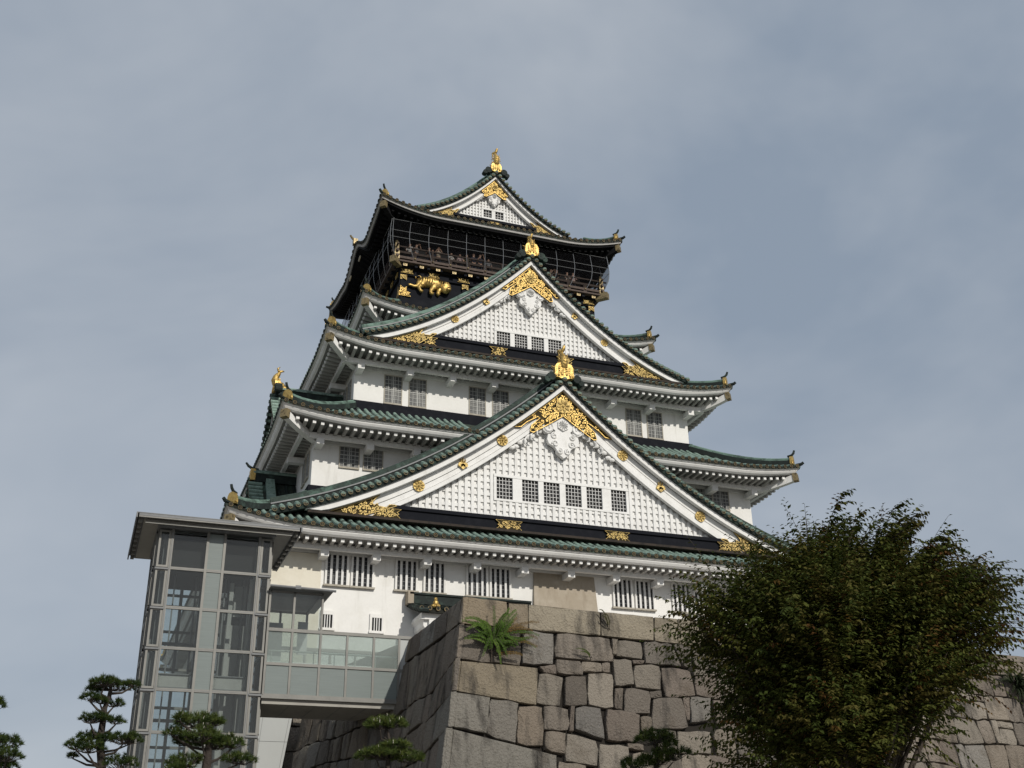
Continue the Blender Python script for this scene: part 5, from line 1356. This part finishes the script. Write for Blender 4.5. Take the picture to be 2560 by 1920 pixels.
def pine(bx, by, trunk, pads, label, seed, warm=0.0, rt=.085):
    t = thing('pine_tree', label, 'pine tree', (bx, by, GZ), None)
    rnd = random.Random(seed); rg = np.random.default_rng(seed)
    f = np.array([bx+23.62, by+72.24, 0]); f /= np.linalg.norm(f); r = np.array([f[1], -f[0], 0]); B0 = np.array([bx, by, 0])
    W_ = lambda x, d, z: B0 + r*x + f*d + np.array([0, 0, z])
    tk = MB(); pts = [(trunk[0][0]-.05, GZ)] + [(trunk[0][0], (trunk[0][1]+GZ)/2)] + trunk
    tk.tube([W_(x, .03*sin(z*2), z) for x, z in pts], list(np.linspace(rt*1.35, rt*.35, len(pts))), 9)
    tz = lambda z: next((a[0]+(b[0]-a[0])*(z-a[1])/(b[1]-a[1]) for a, b in zip(pts, pts[1:]) if a[1] <= z <= b[1]), pts[-1][0])
    bm_ = MB(); Bs, Ax, Ln, Cl = [], [], [], []
    for (px, pz, rx, rz) in pads:
        ry = rx*rnd.uniform(.75, 1.0); pd = rnd.uniform(-.25, .25)
        j = Vector(W_(tz(pz-rz*2.2), 0, max(GZ, pz-rz*2.2-.05)))
        c = Vector(W_(px, pd, pz-rz*.9)); mid = (j+c)*.5 + Vector((rnd.gauss(0, .04), rnd.gauss(0, .04), -.05))
        bm_.tube([j, mid, c], [rt*.38, rt*.28, rt*.16], 6)
        nt_ = int(95*rx*ry/.09*.55)+16
        for k in range(nt_):
            a = rnd.uniform(0, 2*pi); q = sqrt(rnd.random()); zz = sqrt(max(0, 1-q*q))*rnd.uniform(.15, 1)
            tip = np.array(W_(px+rx*q*cos(a), pd+ry*q*sin(a), pz-rz*.55+rz*1.35*zz))
            if k % 4 == 0:
                b0 = c + (Vector(tip)-c)*.1; m2 = (Vector(tip)+c)*.5 + Vector((rnd.gauss(0, .03), rnd.gauss(0, .03), -.03*rnd.random()-.01))
                bm_.tube([b0, m2, Vector(tip)], [rt*.13, rt*.10, .004], 4)
            out = np.array([cos(a)*q, 0, 0])[0]
            main = r*(cos(a)*q*.9) + f*(sin(a)*q*.9) + np.array([0, 0, .75]); main /= np.linalg.norm(main)
            nn = rnd.randint(26, 36)
            v = rg.normal(size=(nn, 3)); v = unit(v)*.95 + main*.75; v[:, 2] = np.maximum(v[:, 2], -.15)
            tone = np.array(rnd.choice([(.044, .066, .016), (.032, .053, .014), (.056, .075, .019), (.025, .043, .013)]))*(1+.5*warm) + np.array([.012, .006, 0])*warm
            Bs.append(np.repeat(tip[None], nn, 0)+rg.normal(size=(nn, 3))*.008); Ax.append(unit(v)); Ln.append(rg.uniform(.06, .105, nn)); Cl.append(tone[None]*rg.uniform(.7, 1.3, (nn, 1)))
            if warm > .4 and rnd.random() < .12: bm_.tube([tip, tip+np.array([0, 0, .07])], [.006, .003], 4, 1)
    tr_ = tk.build('trunk', 'pine_bark', t, smooth=True)
    bm_.build('branches', ['pine_bark', 'cream'], t)
    Bs = np.concatenate(Bs); Ax = np.concatenate(Ax); Ln = np.concatenate(Ln)[:, None]; Cl = np.concatenate(Cl)
    n = len(Bs); sd_ = unit(np.cross(Ax, rg.normal(size=(n, 3))))*.0048
    V = np.stack([Bs+sd_, Bs-sd_, Bs+Ax*Ln], 1).reshape(-1, 3); F = np.arange(3*n).reshape(-1, 3)
    fast_mesh('needles', V, F, 'needle', np.repeat(np.concatenate([Cl, np.ones((n, 1))], 1), 3, 0), t)
PINES = {
'left': ((-23.13, -46.24), [(0.07, -6.35), (-0.04, -5.82), (-0.03, -5.41), (-0.03, -5.16), (0.02, -4.96), (0.04, -4.68)], [(0.07, -4.65, 0.46, 0.14), (0.48, -4.64, 0.17, 0.08), (-0.31, -4.77, 0.16, 0.08), (-0.1, -4.64, 0.32, 0.13), (-0.34, -4.98, 0.22, 0.11), (-0.14, -5.02, 0.2, 0.08), (0.14, -5.0, 0.22, 0.12), (-0.27, -5.39, 0.26, 0.15), (-0.08, -5.37, 0.24, 0.11), (0.23, -5.43, 0.17, 0.1), (-0.23, -5.72, 0.28, 0.11), (-0.47, -5.92, 0.24, 0.16), (-0.24, -5.95, 0.35, 0.19), (0.05, -5.75, 0.15, 0.13), (0.43, -5.78, 0.37, 0.14), (0.6, -5.73, 0.19, 0.13), (0.42, -6.23, 0.35, 0.2), (-0.53, -6.13, 0.08, 0.07)]),
'center': ((-21.61, -52.34), [(0.03, -7.02), (0.04, -6.8), (0.03, -6.55), (-0.07, -6.33), (-0.15, -6.2)], [(-0.17, -6.21, 0.36, 0.14), (-0.44, -6.22, 0.13, 0.1), (0.08, -6.24, 0.16, 0.11), (-0.51, -6.44, 0.18, 0.1), (-0.08, -6.47, 0.32, 0.16), (0.41, -6.51, 0.2, 0.16), (-0.31, -6.53, 0.24, 0.1), (0.07, -6.58, 0.36, 0.11), (-0.3, -6.85, 0.29, 0.16), (0.53, -6.85, 0.29, 0.11), (-0.37, -6.97, 0.23, 0.09)]),
'mid': ((-18.42, -51.89), [(-0.01, -6.89), (0.01, -6.59), (0.01, -6.39), (-0.05, -6.15)], [(-0.06, -6.08, 0.39, 0.12), (-0.16, -6.12, 0.25, 0.12), (0.12, -6.49, 0.27, 0.08), (0.02, -6.62, 0.6, 0.12), (-0.22, -6.62, 0.3, 0.1), (0.35, -6.68, 0.28, 0.12)]),
'right': ((-14.91, -55.35), [(-0.03, -7.17), (0.02, -6.96), (0.0, -6.72)], [(-0.02, -6.68, 0.31, 0.15), (0.13, -6.72, 0.2, 0.14), (0.25, -6.91, 0.27, 0.19), (-0.3, -7.06, 0.3, 0.12), (-0.02, -6.99, 0.27, 0.14)]),
'edge': ((-24.90, -48.27), [(-0.02, -6.67), (-0.1, -6.35), (-0.22, -6.07), (-0.35, -5.49)], [(0.04, -6.13, 0.29, 0.15), (-0.25, -6.11, 0.34, 0.17), (0.09, -6.4, 0.31, 0.17), (-0.21, -5.43, 0.08, 0.06), (-0.42, -5.46, 0.34, 0.14), (0.1, -6.57, 0.24, 0.12), (-0.22, -6.46, 0.38, 0.19)]),
}
LB = {'left': ('tall slender cloud-pruned pine with five tiers of pads, left of the lift tower', 1, 0.0, .085), 'center': ('bushy round-headed pine standing right in front of the lift tower', 2, .5, .075),
      'mid': ('small pine with two flat bright green pads under the glass footbridge', 3, .9, .05), 'right': ('low rounded pine at the foot of the stone wall, left of the dark bushy tree', 4, .75, .05),
      'edge': ('pine cut off by the left edge of the photo', 5, .1, .08)}
for k_, (b_, tr_, pd_) in PINES.items():
    o_ = LB[k_]; pine(b_[0], b_[1], tr_, pd_, o_[0], o_[1], o_[2], o_[3])

# fern-like shrub and small tufts rooted in the wall joints
def wall_plant(name, label, root, fronds, leafl, colfn, seed, face=front, spine=0.0):
    rnd = random.Random(seed); t = thing(name, label, 'plant', tuple(face(root[0], root[1], 0)))
    st = MB(); base, ax, nm, ln, wd, col = [], [], [], [], [], []
    if spine: st.tube([face(root[0], root[1], .02), face(root[0]-.02, root[1]-spine*.5, .16), face(root[0]+.02, root[1]-spine, .2)], [.03, .025, .015], 6)
    for (u1, v1, o1, bow) in fronds:
        f_ = rnd.uniform(.1, 1)*spine
        a = np.array([root[0]+rnd.uniform(-.04, .04), root[1]+rnd.uniform(-.05, .05)-f_, .18*min(1, f_)]); e = np.array([u1, v1, o1]); m_ = a*.45+e*.55 + np.array([0, -bow, .28])
        P = np.array([a*(1-s)**2+m_*2*s*(1-s)+e*s*s for s in np.linspace(0, 1, 24)])
        st.tube([face(*p) for p in P[::3]], list(np.linspace(.012, .003, 8)), 4)
        c0 = np.array(colfn(u1, v1, rnd))
        for i in range(5, 24):
            tg = P[min(23, i+1)]-P[i-1]; tg = tg/np.linalg.norm(tg); pr_ = np.array([-tg[1], tg[0], 0])
            for sg in (-1, 1):
                for h in (0, .5):
                    q = P[i]*(1-h)+P[i-1]*h; d = tg*.55+pr_*sg*.85+np.array([0, rnd.uniform(0, .3), rnd.uniform(-.2, .3)])
                    w0 = np.array(face(*q)); w1_ = np.array(face(*(q+d*.1)))
                    base.append(w0); ax.append(w1_-w0); nm.append(np.array([rnd.gauss(0, .3), -1, .6])); l_ = leafl*(1.15-.6*i/23)*rnd.uniform(.8, 1.2); ln.append(l_); wd.append(l_*.42); col.append(c0*rnd.uniform(.7, 1.3))
    st.build('stem', 'bark', t)
    V, F = leaf_cloud(np.array(base), np.array(ax), np.array(nm), np.array(ln), np.array(wd))
    fast_mesh('leaves', V, F, 'leaf', np.repeat(np.concatenate([np.array(col), np.ones((len(col), 1))], 1), 4, 0), t)
rn = random.Random(4); FR = []
for i in range(17): FR.append((.89-rn.uniform(.25, 1.12), rn.uniform(.85, 1.75), rn.uniform(.15, .5), rn.uniform(.1, .3)))
for i in range(24): FR.append((.89+rn.uniform(.25, 1.7), rn.uniform(.80, 1.75), rn.uniform(.15, .5), rn.uniform(.1, .3)))
for i in range(6): FR.append((.89+rn.uniform(-.3, 1.0), rn.uniform(.45, .8), rn.uniform(.2, .5), rn.uniform(.1, .3)))
FR += [(.45, 2.15, .3, .15), (1.35, 2.1, .3, .2), (1.1, 2.35, .3, .1), (1.9, 2.0, .3, .1)]
wall_plant('wall_fern', 'green fern-like shrub with arching fronds growing out of the wall joint near the platform corner', (.89, 2.22), FR, .095,
           lambda u, v, r: (.13, .085, .03) if u > 1.75 and r.random() < .6 else r.choice([(.075, .135, .022), (.095, .155, .028), (.06, .11, .02)]), 6, spine=1.05)
wall_plant('wall_fern', 'small drooping brownish-green frond under the coping, right of the fern-like shrub', (5.6, .75), [(5.15, .05, .25, .3), (5.35, .2, .2, .3), (5.2, .3, .3, .1)], .05, lambda u, v, r: (.055, .06, .016), 7)
wall_plant('wall_fern', 'single short green sprig lying on a big block below the coping', (4.75, 1.83), [(4.0, 1.62, .3, .12), (4.2, 1.68, .25, .08)], .05, lambda u, v, r: (.055, .085, .015), 8)
rn = random.Random(9); FR = [(25.2+rn.gauss(0, .55), 1.5+rn.uniform(-.6, .75), rn.uniform(.2, .7), rn.uniform(-.1, .4)) for i in range(46)]
wall_plant('wall_shrub', 'dark green tufted shrub growing on the wall at the right edge of the photo', (25.2, 1.35), FR, .10, lambda u, v, r: r.choice([(.022, .034, .016), (.030, .042, .020)]), 10)

# ================================================================== people on the balcony
def skin_mesh(name, nodes, edges, root=0, sub=1):
    me = bpy.data.meshes.new(name); me.from_pydata([n[:3] for n in nodes], edges, []); o = bpy.data.objects.new(name, me); COL.objects.link(o)
    o.modifiers.new('skin', 'SKIN')
    sv = me.skin_vertices[0].data
    for i, n in enumerate(nodes):
        r = n[3]; sv[i].radius = r if isinstance(r, tuple) else (r, r); sv[i].use_root = (i == root)
    m = o.modifiers.new('sub', 'SUBSURF'); m.levels = sub; m.render_levels = sub
    dg = bpy.context.evaluated_depsgraph_get(); dg.update(); ev = o.evaluated_get(dg)
    out_ = bpy.data.meshes.new_from_object(ev); bpy.data.objects.remove(o); bpy.data.meshes.remove(me)
    out_.polygons.foreach_set('use_smooth', [True]*len(out_.polygons)); return out_
POSES = {
 'rail': dict(el=((-.26, -.10, 1.12), (.26, -.10, 1.12)), ha=((-.20, -.36, 1.10), (.20, -.36, 1.10))),
 'photo': dict(el=((-.27, -.20, 1.22), (.27, -.20, 1.22)), ha=((-.08, -.34, 1.48), (.08, -.34, 1.48))),
 'down': dict(el=((-.26, .0, 1.10), (.26, .0, 1.10)), ha=((-.27, -.08, .86), (.27, -.08, .86))),
}
def person_meshes(pose):
    p = POSES[pose]; nodes = []; edges = []
    def nd(x, y, z, r): nodes.append((x, y, z, r)); return len(nodes)-1
    def link(a, b): edges.append((a, b))
    pel = nd(0, 0, .95, (.15, .11)); wa = nd(0, 0, 1.12, (.135, .10)); ch = nd(0, 0, 1.32, (.165, .11)); nk = nd(0, .0, 1.48, .058); hb = nd(0, -.02, 1.57, (.068, .075)); hd = nd(0, -.02, 1.66, (.078, .095)); tpn = nd(0, -.01, 1.73, .06)
    for a, b in ((pel, wa), (wa, ch), (ch, nk), (nk, hb), (hb, hd), (hd, tpn)): link(a, b)
    for i, s in enumerate((-1, 1)):
        sh = nd(s*.175, 0, 1.40, .062); e = nd(*p['el'][i], .044); w = nd(*p['ha'][i], .030)
        link(ch, sh); link(sh, e); link(e, w)
        h_ = nd(s*.095, 0, .86, .088); k = nd(s*.10, -.01, .48, .058); an = nd(s*.105, .02, .10, .042); toe = nd(s*.12, -.12, .045, .038)
        link(pel, h_); link(h_, k); link(k, an); link(an, toe)
    body = skin_mesh('body', nodes, edges)
    bm_ = bmesh.new(); bm_.from_mesh(body)
    hm = MB()
    for i, s in enumerate((-1, 1)):        # palms and five bent fingers closing forward
        w = Vector(p['ha'][i]); f = (w-Vector(p['el'][i])).normalized(); sdv = f.cross(Vector((0, 0, 1))).normalized() if abs(f.z) < .95 else Vector((1, 0, 0))
        dn = f.cross(sdv)
        pc = w+f*.05; hm.sphere(pc, .036, .036, .030, 7, 5)
        for q in range(4):
            o_ = sdv*((q-1.5)*.018); l_ = (.06, .07, .066, .052)[q]; hm.tube([pc+f*.025+o_, pc+f*(.025+l_*.5)+o_+dn*.004, pc+f*(.025+l_*.8)+o_+dn*.03], [.009, .0085, .006], 5)
        hm.tube([pc-sdv*s*.03, pc-sdv*s*.055+f*.02, pc-sdv*s*.05+f*.045], [.011, .010, .007], 5)
    # face: nose, brow, ears, mouth
    hm.sphere((0, -.115, 1.635), .014, .020, .020, 6, 5); hm.sphere((0, -.102, 1.598), .024, .010, .007, 6, 4)
    for s in (-1, 1): hm.sphere((s*.080, -.01, 1.64), .012, .022, .030, 6, 5); hm.sphere((s*.032, -.098, 1.66), .014, .010, .008, 6, 4)
    tmp = bpy.data.meshes.new('tmp'); tmp.from_pydata(hm.v, [], hm.f); bm_.from_mesh(tmp); bm_.to_mesh(body); bm_.free(); bpy.data.meshes.remove(tmp)
    body.materials.clear(); body.materials.append(MT['skin'])
    sn = [(0, 0, .93, (.165, .125)), (0, 0, 1.12, (.15, .115)), (0, 0, 1.32, (.18, .125)), (0, 0, 1.455, (.075, .07))]; se = [(0, 1), (1, 2), (2, 3)]
    for i, s in enumerate((-1, 1)):
        e = Vector(p['el'][i]); sh = Vector((s*.175, 0, 1.40)); m_ = sh+(e-sh)*.85
        sn += [(*sh, .076), (*m_, .058)]; k = len(sn); se += [(2, k-2), (k-2, k-1)]
    shirt = skin_mesh('shirt', sn, se)
    tn = [(0, 0, .95, (.165, .122))]; te = []
    for s in (-1, 1):
        tn += [(s*.095, 0, .86, .10), (s*.10, -.01, .48, .072), (s*.105, .02, .10, .058)]; k = len(tn); te += [(0, k-3), (k-3, k-2), (k-2, k-1)]
    trs = skin_mesh('trousers', tn, te)
    h = MB(); h.sphere((0, .012, 1.69), .088, .098, .085, 12, 8); h.sphere((0, .055, 1.63), .078, .055, .09, 9, 6)
    hair = bpy.data.meshes.new('hair'); hair.from_pydata(h.v, [], h.f); hair.materials.append(MT['hair'])
    return body, shirt, trs, hair
PM = {k: person_meshes(k) for k in POSES}
def cloth(name, c): MT[name] = material(name, c, .85); return MT[name]
SH = {'white': (.62, .61, .58), 'grey': (.22, .22, .23), 'dark blue': (.03, .035, .06), 'black': (.02, .02, .022), 'beige': (.42, .36, .28), 'pale pink': (.55, .42, .40), 'olive': (.09, .09, .05), 'navy': (.025, .03, .05)}
for k_, c_ in SH.items(): cloth('cloth_'+k_.replace(' ', '_'), c_)
def person(x, y, z, rot, pose, shirt, label, h=1.0):
    t = thing('person', label, 'person', (x, y, z), 'visitors on the castle balcony'); t.rotation_euler = (0, 0, rot); t.scale = (h, h, h)
    for nm, me, mat in zip(('body', 'shirt', 'trousers', 'hair'), PM[pose], ('skin', 'cloth_'+shirt.replace(' ', '_'), 'cloth_navy', 'hair')):
        o = bpy.data.objects.new(nm, me); COL.objects.link(o); o.parent = t
        if not me.materials: me.materials.append(MT[mat])
        o.material_slots[0].link = 'OBJECT'; o.material_slots[0].material = MT[mat]
PEOPLE = [(-6.58, 'rail', 'white', 'person in a white top leaning at the far left end of the balcony rail', 1.0), (-6.12, 'photo', 'grey', 'person in grey raising both hands to the face, second from the left corner post', 1.02),
 (-5.2, 'rail', 'black', 'person in black at the rail beside one in a pale raised-arm pose', .98), (-4.95, 'down', 'dark blue', 'short person in dark blue half hidden by the rail, between black and beige tops', .90),
 (-4.53, 'photo', 'beige', 'person in beige holding up a camera with both elbows out above the tiger', 1.02), (-3.6, 'rail', 'white', 'short person in white bending low at the rail right of the tiger', .90),
 (-2.95, 'down', 'pale pink', 'person in pale pink standing back from the rail, left of two people in dark tops', .92), (-2.46, 'down', 'olive', 'person in olive standing behind the railing right of the pink top', .96),
 (-1.95, 'rail', 'navy', 'tall person in navy leaning at the rail left of the gable ridge', 1.05), (-1.48, 'photo', 'dark blue', 'tall person in dark blue with hands raised, nearest the middle gable on its left', 1.06), (-.85, 'down', 'grey', 'short person in grey almost hidden beside the gold fish finial', .92),
 (3.92, 'photo', 'grey', 'person in grey with raised hands just right of the middle gable slope', .98), (4.38, 'rail', 'black', 'person in black at the rail on the right half of the balcony', 1.0), (5.18, 'rail', 'white', 'person in white with arms on the rail, left of the pale pink top', .98), (5.66, 'rail', 'pale pink', 'person in pale pink at the rail, farthest right of the visitors', 1.0)]
for i, (x, po, sh_, lb, h) in enumerate(PEOPLE): person(x, -7.18, FZ, (-.5, .3, 0, .2, -.2, .4)[i % 6], po, sh_, lb, h)
